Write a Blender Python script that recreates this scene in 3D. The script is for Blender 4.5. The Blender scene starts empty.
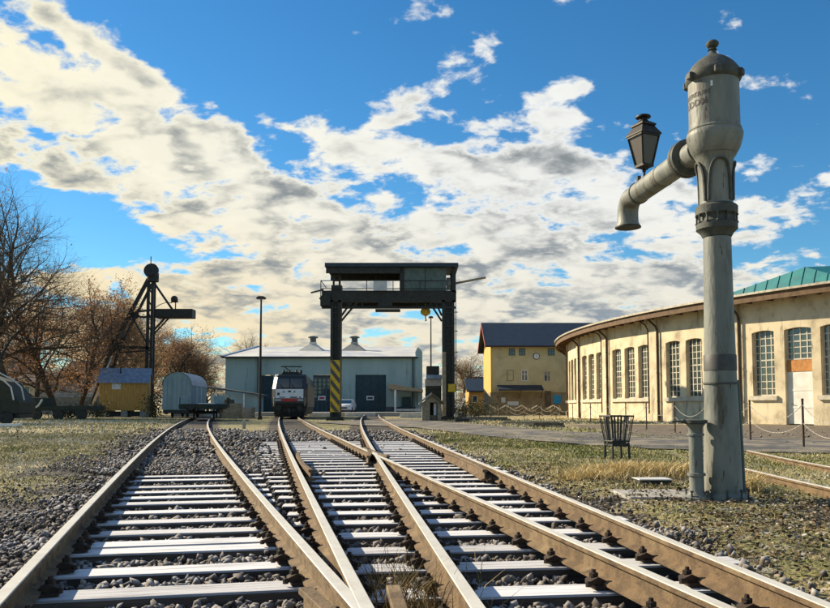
import bpy, bmesh, math, random
import numpy as np
from mathutils import Vector, Matrix, noise as mnoise

S = bpy.context.scene
COL = S.collection
R = math.radians
PI = math.pi
rng = random.Random(7)
nrg = np.random.default_rng(11)

# ------------------------------------------------------------------ camera
F, CX, HOR, CAMH, PITCH = 780.0, 415.0, 407.0, 1.02, R(3.6)     # in pixels of an 830 x 608 picture
SHIFT = HOR - 304.0 - F * math.tan(PITCH)
cam_d = bpy.data.cameras.new('camera')
cam = bpy.data.objects.new('camera', cam_d); COL.objects.link(cam)
cam.location = (0, 0, CAMH); cam.rotation_euler = (R(90) + PITCH, 0, 0)
cam_d.sensor_width = 36; cam_d.lens = 36 * F / 830; cam_d.shift_y = SHIFT / 830
cam_d.clip_start = .05; cam_d.clip_end = 5000
S.camera = cam

def at(px, py, D):
    """the point at distance D (along y) seen at pixel px, py of the photograph"""
    a = (px - CX) / F; b = (304 + SHIFT - py) / F
    dy = math.cos(PITCH) - b * math.sin(PITCH); dz = math.sin(PITCH) + b * math.cos(PITCH)
    t = D / dy
    return Vector((a * t, D, CAMH + dz * t))

# ------------------------------------------------------------------ light
SUN_AZ, SUN_EL = R(58), R(29)              # azimuth to the left of +y
S.view_settings.view_transform = 'Standard'; S.view_settings.look = 'None'
S.view_settings.exposure = 0.85; S.view_settings.gamma = 1.0
S.view_settings.use_curve_mapping = False
S.render.engine = 'CYCLES'
S.cycles.max_bounces = 6; S.cycles.transparent_max_bounces = 8
sd = Vector((-math.sin(SUN_AZ) * math.cos(SUN_EL), math.cos(SUN_AZ) * math.cos(SUN_EL), math.sin(SUN_EL)))
sl = bpy.data.lights.new('sun', 'SUN'); sl.energy = 5.0; sl.angle = R(.53); sl.color = (1.0, .86, .62)
so = bpy.data.objects.new('sun', sl); COL.objects.link(so)
so.rotation_euler = sd.to_track_quat('Z', 'Y').to_euler(); so.location = (-30, 20, 30)

W = bpy.data.worlds.new('World'); S.world = W; W.use_nodes = True
nt = W.node_tree; nt.nodes.clear()
def N(t, typ, **kw):
    n = t.nodes.new(typ)
    for k, v in kw.items():
        if k.startswith('_'): n.inputs[int(k[1:])].default_value = v
        else: setattr(n, k, v)
    return n
def lk(t, a, b): t.links.new(a, b)
def mth(t, op, a, b=None, clamp=False):
    n = t.nodes.new('ShaderNodeMath'); n.operation = op; n.use_clamp = clamp
    for i, v in enumerate((a, b)):
        if v is None: continue
        if isinstance(v, (int, float)): n.inputs[i].default_value = v
        else: t.links.new(v, n.inputs[i])
    return n.outputs[0]
def mrange(t, v, a, b, c=0., d=1., smooth=True):
    n = t.nodes.new('ShaderNodeMapRange'); n.interpolation_type = 'SMOOTHSTEP' if smooth else 'LINEAR'
    t.links.new(v, n.inputs[0])
    for i, x in enumerate((a, b, c, d)): n.inputs[i + 1].default_value = x
    return n.outputs[0]
def mixc(t, f, a, b, mode='MIX'):
    n = t.nodes.new('ShaderNodeMix'); n.data_type = 'RGBA'; n.blend_type = mode
    for i, v in ((0, f), (6, a), (7, b)):
        if isinstance(v, (int, float)): n.inputs[i].default_value = v
        elif isinstance(v, tuple): n.inputs[i].default_value = (*v, 1) if len(v) == 3 else v
        else: t.links.new(v, n.inputs[i])
    return n.outputs[2]

tc = N(nt, 'ShaderNodeTexCoord')
sep = N(nt, 'ShaderNodeSeparateXYZ'); lk(nt, tc.outputs['Generated'], sep.inputs[0])
dx, dy, dz = sep.outputs
sky = N(nt, 'ShaderNodeTexSky'); sky.sky_type = 'NISHITA'; sky.sun_disc = False
sky.sun_elevation = SUN_EL; sky.sun_rotation = -SUN_AZ; sky.air_density = 1.0; sky.dust_density = .05; sky.ozone_density = 3.0
az = mth(nt, 'ARCTAN2', dx, dy); el = mth(nt, 'ARCSINE', dz)
ae = N(nt, 'ShaderNodeCombineXYZ'); lk(nt, az, ae.inputs[0]); lk(nt, el, ae.inputs[1])
# high cloud layer: direction projected on a plane overhead
den = mth(nt, 'ADD', mth(nt, 'MAXIMUM', dz, 0.0), .30)
px_ = mth(nt, 'DIVIDE', dx, den); py_ = mth(nt, 'DIVIDE', dy, den)
cp = N(nt, 'ShaderNodeCombineXYZ'); lk(nt, px_, cp.inputs[0]); lk(nt, py_, cp.inputs[1])
def cloud_noise(off, scale, detail, rough=.55, dist=.25):
    ad = N(nt, 'ShaderNodeVectorMath', operation='ADD'); lk(nt, cp.outputs[0], ad.inputs[0]); ad.inputs[1].default_value = off
    mp = N(nt, 'ShaderNodeMapping'); lk(nt, ad.outputs[0], mp.inputs[0])
    mp.inputs['Rotation'].default_value = (0, 0, R(28)); mp.inputs['Scale'].default_value = (1.0, 1.15, 1)
    n = N(nt, 'ShaderNodeTexNoise'); n.noise_dimensions = '3D'; lk(nt, mp.outputs[0], n.inputs['Vector'])
    n.inputs['Scale'].default_value = scale; n.inputs['Detail'].default_value = detail
    n.inputs['Roughness'].default_value = rough; n.inputs['Distortion'].default_value = dist
    return n.outputs['Fac']
def blob(cx, cy, rx, ry, rot, w):
    a = math.atan((cx - CX) / F); e = math.atan((HOR - cy) / F * math.cos(a))
    m = N(nt, 'ShaderNodeMapping'); m.vector_type = 'TEXTURE'; lk(nt, ae.outputs[0], m.inputs[0])
    m.inputs['Location'].default_value = (a, e, 0); m.inputs['Rotation'].default_value = (0, 0, -R(rot))
    m.inputs['Scale'].default_value = (rx / F, ry / F, 1)
    d = N(nt, 'ShaderNodeVectorMath', operation='DOT_PRODUCT'); lk(nt, m.outputs[0], d.inputs[0]); lk(nt, m.outputs[0], d.inputs[1])
    g = mth(nt, 'EXPONENT', mth(nt, 'MULTIPLY', d.outputs['Value'], -1.0))
    return mth(nt, 'MULTIPLY', g, w)
BLOBS = [  # cx, cy, rx, ry, rotation (deg, clockwise on the picture), weight
    (45, 122, 115, 45, 18, 1.05), (175, 165, 120, 62, 32, 1.05), (300, 235, 130, 60, 28, 1.0), (40, 165, 90, 24, 20, .55),
    (430, 290, 260, 70, 8, .95), (330, 355, 420, 55, 0, .85), (60, 300, 170, 34, 0, 1.05), (560, 215, 110, 70, 20, .95),
    (400, 98, 72, 22, -28, .78), (330, 135, 50, 16, 20, .55), (560, 120, 60, 26, 10, .72), (480, 160, 110, 26, 5, .55), (640, 265, 110, 50, 10, .75),
    (795, 205, 55, 13, -14, .55), (790, 228, 45, 9, -8, .45), (70, 28, 80, 9, 24, .60), (135, 62, 40, 12, 40, .40), (190, 60, 60, 24, 30, -.5), (255, 103, 30, 14, 5, .55),
    (75, 225, 75, 32, 8, -1.35), (10, 205, 60, 30, 0, -.6), (65, 143, 34, 12, 30, -.55), (245, 70, 110, 45, 0, -.35), (30, 130, 30, 8, 20, -.5), (700, 330, 120, 40, 0, .25), (415, 402, 700, 22, 0, .7)]
cov = None
for b in BLOBS:
    o = blob(*b); cov = o if cov is None else mth(nt, 'ADD', cov, o)
away = mrange(nt, mth(nt, 'ABSOLUTE', az), .62, 1.2, 0, .30)      # scattered cloud goes on outside the frame, thinned for darker, bluer fill light
cov = mth(nt, 'MINIMUM', mth(nt, 'ADD', cov, away), 1.0)
n1 = cloud_noise((3.1, 1.7, 0), 3.6, 10, .60, .15)
n1s = cloud_noise((3.1, 1.7, 0), 3.6, 3.2, .5, .15); n2 = cloud_noise((3.1 - .07, 1.7 + .045, 0), 3.6, 3.2, .5, .15)     # the same field a step towards the sun
wv = N(nt, 'ShaderNodeTexNoise'); lk(nt, cp.outputs[0], wv.inputs['Vector']); wv.inputs['Scale'].default_value = 5.0; wv.inputs['Detail'].default_value = 4
def puffs(off):
    ad = N(nt, 'ShaderNodeVectorMath', operation='ADD'); lk(nt, cp.outputs[0], ad.inputs[0]); ad.inputs[1].default_value = off
    sc = N(nt, 'ShaderNodeVectorMath', operation='SCALE'); lk(nt, wv.outputs['Color'], sc.inputs[0]); sc.inputs['Scale'].default_value = .16
    a2 = N(nt, 'ShaderNodeVectorMath', operation='ADD'); lk(nt, ad.outputs[0], a2.inputs[0]); lk(nt, sc.outputs[0], a2.inputs[1])
    v = N(nt, 'ShaderNodeTexVoronoi'); v.feature = 'F1'; v.normalize = True; lk(nt, a2.outputs[0], v.inputs['Vector'])
    v.inputs['Scale'].default_value = 6.5; v.inputs['Detail'].default_value = 2.0; v.inputs['Roughness'].default_value = .55
    return v.outputs['Distance']
v1 = puffs((0, 0, 0))
n3 = cloud_noise((9.0, 4.0, 2), 10.5, 7, .58, .2); n3o = cloud_noise((9.0 - .022, 4.0 + .015, 2), 10.5, 3, .5, .2)
field = mth(nt, 'ADD', mth(nt, 'MULTIPLY', cov, .56), mth(nt, 'ADD', mth(nt, 'MULTIPLY', mth(nt, 'SUBTRACT', n1, .5), 1.7), mth(nt, 'ADD', mth(nt, 'MULTIPLY', mth(nt, 'SUBTRACT', n3, .5), 1.45), mth(nt, 'MULTIPLY', mth(nt, 'SUBTRACT', .36, v1), .6))))
alpha = mrange(nt, field, .23, .48)
thick = mrange(nt, field, .36, .80)
relief = mrange(nt, mth(nt, 'ADD', mth(nt, 'SUBTRACT', n1s, n2), mth(nt, 'MULTIPLY', mth(nt, 'SUBTRACT', n3, n3o), .55)), -.08, .13)
warm = mrange(nt, az, -.75, .25)                                    # nearer the sun the cloud light is warmer
low = mrange(nt, el, .02, .30)
lit = mixc(nt, warm, (1.0, .93, .68), (.90, .91, .88))
lit = mixc(nt, low, mixc(nt, warm, (1.0, .74, .32), (.86, .80, .64)), lit)
dark = mixc(nt, low, mixc(nt, warm, (.42, .40, .30), (.30, .36, .42)), (.25, .28, .30))
sh = mth(nt, 'MULTIPLY', thick, mth(nt, 'SUBTRACT', 1.0, mth(nt, 'MULTIPLY', relief, .92)), True)
ccol = mixc(nt, sh, lit, dark)
bgs = N(nt, 'ShaderNodeBackground'); bgc = N(nt, 'ShaderNodeBackground')
hs = N(nt, 'ShaderNodeHueSaturation'); hs.inputs['Saturation'].default_value = 1.25; hs.inputs['Value'].default_value = 1.0
lk(nt, sky.outputs[0], hs.inputs['Color'])
lk(nt, mixc(nt, 1.0, hs.outputs[0], (.80, 1.10, 1.12), 'MULTIPLY'), bgs.inputs[0]); bgs.inputs[1].default_value = .068
lk(nt, ccol, bgc.inputs[0]); bgc.inputs[1].default_value = .57
mxs = N(nt, 'ShaderNodeMixShader'); lk(nt, alpha, mxs.inputs[0]); lk(nt, bgs.outputs[0], mxs.inputs[1]); lk(nt, bgc.outputs[0], mxs.inputs[2])
wo = N(nt, 'ShaderNodeOutputWorld'); lk(nt, mxs.outputs[0], wo.inputs[0])
W.cycles.sampling_method = 'MANUAL'; W.cycles.sample_map_resolution = 512

# ------------------------------------------------------------------ materials
def M(name, c1, c2=None, scale=6., rough=.8, metal=0., bump=0., bscale=None, stretch=(1, 1, 1), c3=None, s3=1.2, c4=None, s4=20., t4=(.62, .66), st4=(1, 1, .5), lo=.35, hi=.65,
      t3=(.52, .68), spec=.4, detail=5., coords='pos', frost=None, frost_amt=.6, trans=0.):
    """noise-mottled paint / stone / metal; c3 = patches of wear; frost = rime lying on upward faces"""
    m = bpy.data.materials.new(name); m.use_nodes = True; t = m.node_tree
    bs = t.nodes['Principled BSDF']
    if coords == 'pos':
        src = N(t, 'ShaderNodeNewGeometry').outputs['Position']
    else:
        c = N(t, 'ShaderNodeTexCoord'); oi = N(t, 'ShaderNodeObjectInfo')
        ad = N(t, 'ShaderNodeVectorMath', operation='ADD'); lk(t, c.outputs['Object'], ad.inputs[0])
        sc = N(t, 'ShaderNodeVectorMath', operation='SCALE'); sc.inputs[0].default_value = (13, 7, 5); lk(t, oi.outputs['Random'], sc.inputs['Scale'])
        lk(t, sc.outputs[0], ad.inputs[1]); src = ad.outputs[0]
    mp = N(t, 'ShaderNodeMapping'); lk(t, src, mp.inputs[0]); mp.inputs['Scale'].default_value = stretch
    n = N(t, 'ShaderNodeTexNoise'); lk(t, mp.outputs[0], n.inputs['Vector']); n.inputs['Scale'].default_value = scale; n.inputs['Detail'].default_value = detail
    col = c1
    f = mrange(t, n.outputs['Fac'], lo, hi)
    col = mixc(t, f, c1, c2 if c2 else tuple(x * .8 for x in c1))
    if c3:
        n3_ = N(t, 'ShaderNodeTexNoise'); lk(t, mp.outputs[0], n3_.inputs['Vector']); n3_.inputs['Scale'].default_value = s3; n3_.inputs['Detail'].default_value = 7; n3_.inputs['Roughness'].default_value = .65
        col = mixc(t, mrange(t, n3_.outputs['Fac'], *t3), col, c3)
    if c4:
        mp4 = N(t, 'ShaderNodeMapping'); lk(t, src, mp4.inputs[0]); mp4.inputs['Scale'].default_value = st4
        n4_ = N(t, 'ShaderNodeTexNoise'); lk(t, mp4.outputs[0], n4_.inputs['Vector']); n4_.inputs['Scale'].default_value = s4; n4_.inputs['Detail'].default_value = 5; n4_.inputs['Roughness'].default_value = .6
        col = mixc(t, mrange(t, n4_.outputs['Fac'], *t4), col, c4)
    if frost:
        g = N(t, 'ShaderNodeNewGeometry'); s_ = N(t, 'ShaderNodeSeparateXYZ'); lk(t, g.outputs['Normal'], s_.inputs[0])
        nf = N(t, 'ShaderNodeTexNoise'); lk(t, src, nf.inputs['Vector']); nf.inputs['Scale'].default_value = 9; nf.inputs['Detail'].default_value = 6
        if frost_amt > .9:                      # grain and bare streaks show through on the timbers
            mpf = N(t, 'ShaderNodeMapping'); lk(t, src, mpf.inputs[0]); mpf.inputs['Scale'].default_value = (.16, 2.6, 1)
            oi2 = N(t, 'ShaderNodeObjectInfo'); lk(t, mpf.outputs[0], nf.inputs['Vector']); nf.inputs['Scale'].default_value = 8; nf.inputs['Roughness'].default_value = .68; nf.inputs['Detail'].default_value = 8
        ff = mth(t, 'MULTIPLY', mrange(t, s_.outputs[2], .45, .95), mrange(t, nf.outputs['Fac'], *((.30, .50, .34, 1.) if frost_amt > .9 else (.28, .55, 1 - frost_amt, frost_amt))))
        if frost_amt > .9: ff = mth(t, 'MULTIPLY', ff, mrange(t, oi2.outputs['Random'], .0, .3, .68, 1.0))
        col = mixc(t, ff, col, frost)
    lk(t, col, bs.inputs['Base Color'])
    bs.inputs['Roughness'].default_value = rough; bs.inputs['Metallic'].default_value = metal
    bs.inputs['Specular IOR Level'].default_value = spec
    if bump:
        nb = N(t, 'ShaderNodeTexNoise'); lk(t, mp.outputs[0], nb.inputs['Vector']); nb.inputs['Scale'].default_value = bscale or scale * 4; nb.inputs['Detail'].default_value = 6
        b = N(t, 'ShaderNodeBump'); b.inputs['Strength'].default_value = bump; b.inputs['Distance'].default_value = .02
        lk(t, nb.outputs['Fac'], b.inputs['Height']); lk(t, b.outputs[0], bs.inputs['Normal'])
    return m
def glass(name, col=(.02, .03, .035), rough=.08):
    m = bpy.data.materials.new(name); m.use_nodes = True; b = m.node_tree.nodes['Principled BSDF']
    b.inputs['Base Color'].default_value = (*col, 1); b.inputs['Roughness'].default_value = rough; b.inputs['Specular IOR Level'].default_value = .8
    return m

MT = dict(
    steel_dark=M('dark_painted_steel', (.018, .021, .021), (.036, .034, .030), 5, .6, .2, .15, c3=(.07, .035, .02), t3=(.6, .75)),
    steel_grey=M('grey_green_steel', (.105, .145, .140), (.075, .105, .105), 3, .6, .1, .1, c3=(.10, .07, .04), t3=(.62, .75)),
    crane=M('weathered_crane_paint', (.205, .205, .178), (.140, .150, .135), 5, .55, .0, .3, 30, stretch=(1, 1, .3), c3=(.085, .072, .048), s3=4.5, t3=(.50, .70), c4=(.075, .045, .028), s4=26, t4=(.62, .68), st4=(1, 1, .16)),
    crane_rust=M('rusty_cast_iron', (.085, .088, .078), (.055, .058, .050), 9, .7, .1, .3, 50, c3=(.085, .06, .04), s3=4, t3=(.58, .74)),
    band=M('dark_band_paint', (.075, .072, .066), (.05, .048, .046), 9, .6),
    rail_side=M('rusty_rail_flank', (.165, .108, .056), (.100, .064, .034), 9, .85, .0, .3, 60, c3=(.235, .17, .095), s3=2.6, t3=(.50, .74), c4=(.060, .036, .022), s4=5, t4=(.54, .70), st4=(1, 1, 3)),
    rail_top=M('worn_rail_head', (.60, .53, .41), (.46, .39, .28), 5, .42, .12, .08, 90, c3=(.30, .20, .11), s3=3.2, t3=(.52, .8), frost=(.72, .71, .67), frost_amt=.6),
    iron=M('greasy_track_iron', (.030, .022, .018), (.055, .036, .024), 30, .8, .2, .3, 80),
    sleeper=M('frosted_sleeper_wood', (.095, .078, .064), (.045, .038, .034), 7, .9, 0, .8, 22, stretch=(.10, 1.8, 1.8), coords='obj', frost=(.68, .68, .71), frost_amt=1.0),
    hall=M('hall_render', (.33, .44, .44), (.275, .385, .39), .5, .9, 0, .08, 12, stretch=(1, 1, .3), c3=(.19, .25, .255), s3=.35, t3=(.52, .75), c4=(.16, .20, .20), s4=1.6, t4=(.56, .72), st4=(1, 1, .10)),
    hall_low=M('hall_plinth', (.10, .12, .125), (.07, .085, .09), 1.2, .9),
    roof_pale=M('frosted_sheet_roof', (.60, .59, .56), (.48, .47, .46), .4, .75, c3=(.40, .42, .47), s3=.15, t3=(.5, .6)),
    roof_blue=M('sky_tinted_rime_roof', (.24, .31, .42), (.16, .22, .33), 2.5, .55, 0, .1),  # blue of the sky mirrored in the rime is put into the colour
    roof_navy=M('dark_slate_roof', (.013, .026, .048), (.022, .036, .056), 1.5, .55, 0, .2, 8, stretch=(1, 1, 3)),
    roof_teal=M('green_copper_roof', (.010, .150, .165), (.016, .19, .19), 1.2, .5, 0, .1, c3=(.03, .115, .12), s3=.8),
    cream=M('cream_wall_render', (.65, .545, .375), (.53, .44, .295), .9, .95, 0, .4, 9, c3=(.35, .285, .195), s3=.9, t3=(.52, .70), detail=8, c4=(.30, .245, .17), s4=2.2, t4=(.56, .68), st4=(1, 1, .22)),
    cream_plain=M('cream_pilaster', (.61, .515, .355), (.50, .41, .275), 1.4, .95, 0, .2, 9, c3=(.34, .27, .18), s3=.9, t3=(.54, .72), c4=(.28, .23, .16), s4=2.6, t4=(.56, .68), st4=(1, 1, .22)),
    sill=M('stone_sill', (.55, .49, .38), (.42, .37, .29), 3, .9, 0, .15),
    soffit=M('brown_soffit_boards', (.145, .085, .042), (.10, .058, .030), 3, .8, 0, .2, 20, stretch=(1, 1, 1)),
    gutter=M('pale_gutter', (.42, .38, .31), (.30, .26, .20), 4, .6, .2),
    pipe=M('rusty_downpipe', (.050, .032, .024), (.075, .045, .03), 4, .7, .2),
    frame=M('window_frame_paint', (.55, .50, .40), (.42, .38, .30), 6, .7),
    winframe_dark=M('dark_window_frame', (.10, .10, .085), (.07, .07, .06), 6, .7),
    glass=glass('window_glass', (.055, .068, .062), .10),
    glass_blue=glass('blue_glass', (.02, .05, .08)),
    white=M('white_paint', (.72, .72, .72), (.62, .63, .65), 5, .6),
    white_door=M('white_door_paint', (.70, .68, .62), (.60, .57, .50), 2, .7, c3=(.42, .39, .32), s3=1.5, t3=(.6, .75)),
    orange=M('orange_board', (.50, .22, .06), (.38, .16, .045), 4, .8),
    yellow=M('house_ochre_render', (.56, .47, .27), (.49, .405, .225), .8, .95, 0, .1, 8, c3=(.40, .32, .18), s3=.5),
    yellow_low=M('house_stone_base', (.33, .255, .145), (.25, .19, .11), 1.5, .95, 0, .15, 6),
    gable=M('sunlit_gable_render', (.62, .39, .12), (.55, .34, .095), 1.0, .95),  # ochre wall with the sun's orange light put into the gable colour
    red=M('red_barge_board', (.20, .035, .022), (.15, .028, .02), 4, .7),
    hut=M('ochre_hut_boards', (.56, .33, .10), (.44, .24, .065), 5, .8, 0, .2, stretch=(3, 3, .25)),
    concrete=M('old_concrete', (.38, .365, .335), (.29, .275, .25), 4, .95, 0, .3, 30),
    concrete_lit=M('pale_sunlit_concrete', (.66, .63, .56), (.54, .51, .45), 3, .95),  # sunlight put into the colour of kerbs and left vent; plain pale elsewhere
    wagon=M('pale_blue_wagon_paint', (.24, .33, .36), (.19, .27, .30), 1.6, .65, 0, .08, stretch=(1, 1, .35), c3=(.17, .20, .19), s3=1.2, t3=(.6, .76)),
    wagon_roof=M('wagon_roof_sheet', (.44, .46, .48), (.34, .36, .39), 2, .6),
    loco=M('black_loco_paint', (.017, .019, .022), (.026, .026, .026), 4, .4, 0),
    loco_side=M('grey_loco_side', (.175, .14, .105), (.12, .10, .08), 3, .5, c3=(.07, .055, .045), s3=.7),
    redstripe=M('red_loco_stripe', (.50, .03, .02), (.42, .025, .018), 6, .5),
    car=M('white_car_paint', (.66, .70, .74), (.60, .64, .70), 5, .25, 0),
    rubber=M('black_rubber', (.015, .015, .016), (.025, .025, .025), 9, .85),
    warn_y=M('warning_yellow', (.60, .40, .03), (.48, .31, .03), 6, .7),
    door_blue=M('dark_hall_door', (.022, .048, .062), (.032, .062, .075), 2, .7),
    wood=M('weathered_wood', (.16, .12, .08), (.10, .075, .05), 5, .9, 0, .3, 20, stretch=(1, 1, .3)),
    wood_light=M('pale_weathered_wood', (.32, .27, .19), (.22, .18, .12), 5, .9, 0, .3, 20),
    fence_grey=M('grey_fence_boards', (.22, .23, .21), (.15, .16, .15), 3, .9),
    bark=M('tree_bark', (.060, .045, .034), (.035, .027, .022), 9, .95, 0, .4, 30, stretch=(1, 1, .3)),
    twig=M('bare_twigs', (.13, .095, .07), (.075, .056, .045), 5, .9),
    leaf=M('withered_leaves', (.34, .185, .095), (.23, .125, .068), 1.3, .8, c3=(.44, .28, .16), s3=.9),
    leaf_pale=M('pale_withered_leaves', (.40, .28, .14), (.28, .19, .10), 1.3, .8),
    green_dark=M('dark_green_paint', (.018, .028, .020), (.034, .036, .024), 4, .75, c3=(.06, .035, .02), s3=2.5),
    lamp=M('black_lantern_iron', (.022, .019, .016), (.04, .033, .026), 14, .6, .4, .1),
    sky_blue=M('bright_blue_panel', (.02, .30, .55), (.02, .26, .48), 4, .6),
    red_sign=M('red_sign_print', (.40, .04, .04), (.35, .04, .04), 6, .6),
    lettering=M('faded_dark_lettering', (.050, .040, .042), (.11, .09, .08), 40, .7, lo=.45, hi=.62),
)
for k_ in ('leaf', 'leaf_pale'):            # thin leaves let the light through
    t = MT[k_].node_tree; bs = t.nodes['Principled BSDF']; tr = N(t, 'ShaderNodeBsdfTranslucent'); mx = N(t, 'ShaderNodeMixShader'); mx.inputs[0].default_value = .5
    lk(t, bs.inputs['Base Color'].links[0].from_socket, tr.inputs[0]); lk(t, bs.outputs[0], mx.inputs[1]); lk(t, tr.outputs[0], mx.inputs[2]); lk(t, mx.outputs[0], t.nodes['Material Output'].inputs[0])
mg = bpy.data.materials.new('lantern_glass'); mg.use_nodes = True
b_ = mg.node_tree.nodes['Principled BSDF']; b_.inputs['Base Color'].default_value = (.13, .09, .06, 1); b_.inputs['Roughness'].default_value = .35
b_.inputs['Transmission Weight'].default_value = .5
MT['lantern_glass'] = mg

# ------------------------------------------------------------------ mesh builder
class MB:
    def __init__(s): s.v = []; s.f = []; s.m = []; s.mi = 0
    def add(s, vs, fs):
        o = len(s.v); s.v += [tuple(v) for v in vs]
        for f in fs: s.f.append(tuple(i + o for i in f)); s.m.append(s.mi)
        return s
    def box(s, x0, x1, y0, y1, z0, z1, mat=None):
        vs = [Vector((x, y, z)) for z in (z0, z1) for y in (y0, y1) for x in (x0, x1)]
        if mat is not None: vs = [mat @ v for v in vs]
        return s.add(vs, [(0, 2, 3, 1), (4, 5, 7, 6), (0, 1, 5, 4), (2, 6, 7, 3), (0, 4, 6, 2), (1, 3, 7, 5)])
    def bar(s, p, q, w, h=None, up=(0, 0, 1)):
        """rectangular bar from p to q, w wide and h high"""
        p = Vector(p); q = Vector(q); h = h or w; d = (q - p).normalized(); u = Vector(up)
        if abs(d.dot(u)) > .98: u = Vector((0, 1, 0))
        r = d.cross(u).normalized(); u = r.cross(d)
        vs = []
        for c in (p, q):
            for a, b in ((-1, -1), (1, -1), (1, 1), (-1, 1)): vs.append(c + r * (a * w / 2) + u * (b * h / 2))
        return s.add(vs, [(0, 1, 2, 3), (7, 6, 5, 4), (0, 4, 5, 1), (1, 5, 6, 2), (2, 6, 7, 3), (3, 7, 4, 0)])
    def tube(s, pts, r, n=8, caps=True):
        pts = [Vector(p) for p in pts]; k = len(pts)
        rs = r if isinstance(r, (list, tuple)) else [r] * k
        vs = []; prev = None
        for i, p in enumerate(pts):
            d = (pts[min(i + 1, k - 1)] - pts[max(i - 1, 0)]).normalized()
            if prev is None:
                a = Vector((0, 0, 1)) if abs(d.z) < .9 else Vector((1, 0, 0))
                u = d.cross(a).normalized()
            else:
                u = (prev - d * prev.dot(d)).normalized()
            prev = u; w = d.cross(u)
            for j in range(n):
                an = 2 * PI * j / n; vs.append(p + (u * math.cos(an) + w * math.sin(an)) * rs[i])
        fs = [(i * n + j, i * n + (j + 1) % n, (i + 1) * n + (j + 1) % n, (i + 1) * n + j) for i in range(k - 1) for j in range(n)]
        if caps: fs += [tuple(reversed(range(n))), tuple(range((k - 1) * n, k * n))]
        return s.add(vs, fs)
    def lathe(s, prof, n=32, mat=None, phase=0.):
        vs = []; k = len(prof)
        for r, z in prof:
            for j in range(n):
                a = 2 * PI * j / n + phase; v = Vector((r * math.cos(a), r * math.sin(a), z)); vs.append(mat @ v if mat is not None else v)
        fs = [(i * n + j, i * n + (j + 1) % n, (i + 1) * n + (j + 1) % n, (i + 1) * n + j) for i in range(k - 1) for j in range(n)]
        fs += [tuple(reversed(range(n))), tuple(range((k - 1) * n, k * n))]
        return s.add(vs, fs)
    def prism(s, poly, vec):
        """planar polygon (3D points) swept along vec"""
        n = len(poly); a = [Vector(p) for p in poly]; v = Vector(vec)
        return s.add(a + [p + v for p in a], [tuple(reversed(range(n))), tuple(range(n, 2 * n))] + [(i, (i + 1) % n, n + (i + 1) % n, n + i) for i in range(n)])
    def sphere(s, c, r, n=14, k=8, sz=1.):
        prof = [(max(r * math.sin(PI * i / k), 1e-4), -r * math.cos(PI * i / k) * sz) for i in range(k + 1)]
        return s.lathe(prof, n, Matrix.Translation(Vector(c)))
    def mesh(s, name, mats, smooth=False, bevel=0., fix=True):
        me = bpy.data.meshes.new(name); me.from_pydata(s.v, [], s.f)
        mats = mats if isinstance(mats, (list, tuple)) else [mats]
        for m in mats: me.materials.append(MT[m] if isinstance(m, str) else m)
        if len(mats) > 1: me.polygons.foreach_set('material_index', s.m)
        if fix or bevel:
            bm = bmesh.new(); bm.from_mesh(me)
            if fix: bmesh.ops.recalc_face_normals(bm, faces=bm.faces)
            if bevel: bmesh.ops.bevel(bm, geom=bm.edges[:], offset=bevel, segments=1, affect='EDGES', profile=.5)
            bm.to_mesh(me); bm.free()
        if smooth:
            me.shade_smooth(); me.set_sharp_from_angle(angle=R(38))
        me.update(); return me
    def build(s, name, mats, parent=None, **kw):
        o = bpy.data.objects.new(name, s.mesh(name, mats, **kw)); COL.objects.link(o)
        if parent is not None: o.parent = parent
        return o

def thing(name, label, cat, loc=(0, 0, 0), rz=0., group=None):
    o = bpy.data.objects.new(name, None); COL.objects.link(o); o.location = loc; o.rotation_euler = (0, 0, rz)
    o.empty_display_size = .3
    tag(o, label, cat, group); return o
def tag(o, label, cat=None, group=None, kind=None):
    if label: o['label'] = label
    if cat: o['category'] = cat
    if group: o['group'] = group
    if kind: o['kind'] = kind
    return o
def place(mesh, name, parent, loc=(0, 0, 0), rz=0.):
    o = bpy.data.objects.new(name, mesh); COL.objects.link(o); o.parent = parent; o.location = loc; o.rotation_euler = (0, 0, rz); return o
# ------------------------------------------------------------------ track geometry (x of each centre line at distance D)
HALF = .7525                                             # half gauge + half a rail head
TR = {'a': (0.0, -.304, .00049), 'b': (1.211, -.193, .0002), 'c': (1.341, -.095, .00028)}
def cx(k, D):
    if k == 'd': return 5.0 + .055 * D + .008 * np.maximum(0, D - 9) ** 2
    a, b, c = TR[k]; return a + b * D + c * D * D
def slope(k, D): return (cx(k, D + .05) - cx(k, D - .05)) / .1
def railx(k, side, D): return cx(k, D) + side * HALF * np.sqrt(1 + slope(k, D) ** 2)

def vnoise(x, y, s, seed=0):
    """cheap smooth value noise on arrays"""
    x = np.asarray(x, float) * s + seed * 17.3; y = np.asarray(y, float) * s + seed * 9.1
    xi = np.floor(x).astype(np.int64); yi = np.floor(y).astype(np.int64); xf = x - xi; yf = y - yi
    def h(i, j):
        n = (i * 374761393 + j * 668265263 + seed * 1442695) & 0x7fffffff
        n = ((n ^ (n >> 13)) * 1274126177) & 0x7fffffff
        return ((n ^ (n >> 16)) & 0xffff) / 65535.
    u = xf * xf * (3 - 2 * xf); v = yf * yf * (3 - 2 * yf)
    return (h(xi, yi) * (1 - u) + h(xi + 1, yi) * u) * (1 - v) + (h(xi, yi + 1) * (1 - u) + h(xi + 1, yi + 1) * u) * v
def fbm(x, y, s, seed=0, o=4):
    t = 0; a = .5
    for i in range(o): t = t + a * vnoise(x, y, s * 2 ** i, seed + i); a *= .5
    return t
def sstep(v, a, b):
    t = np.clip((v - a) / (b - a), 0, 1); return t * t * (3 - 2 * t)

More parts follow.
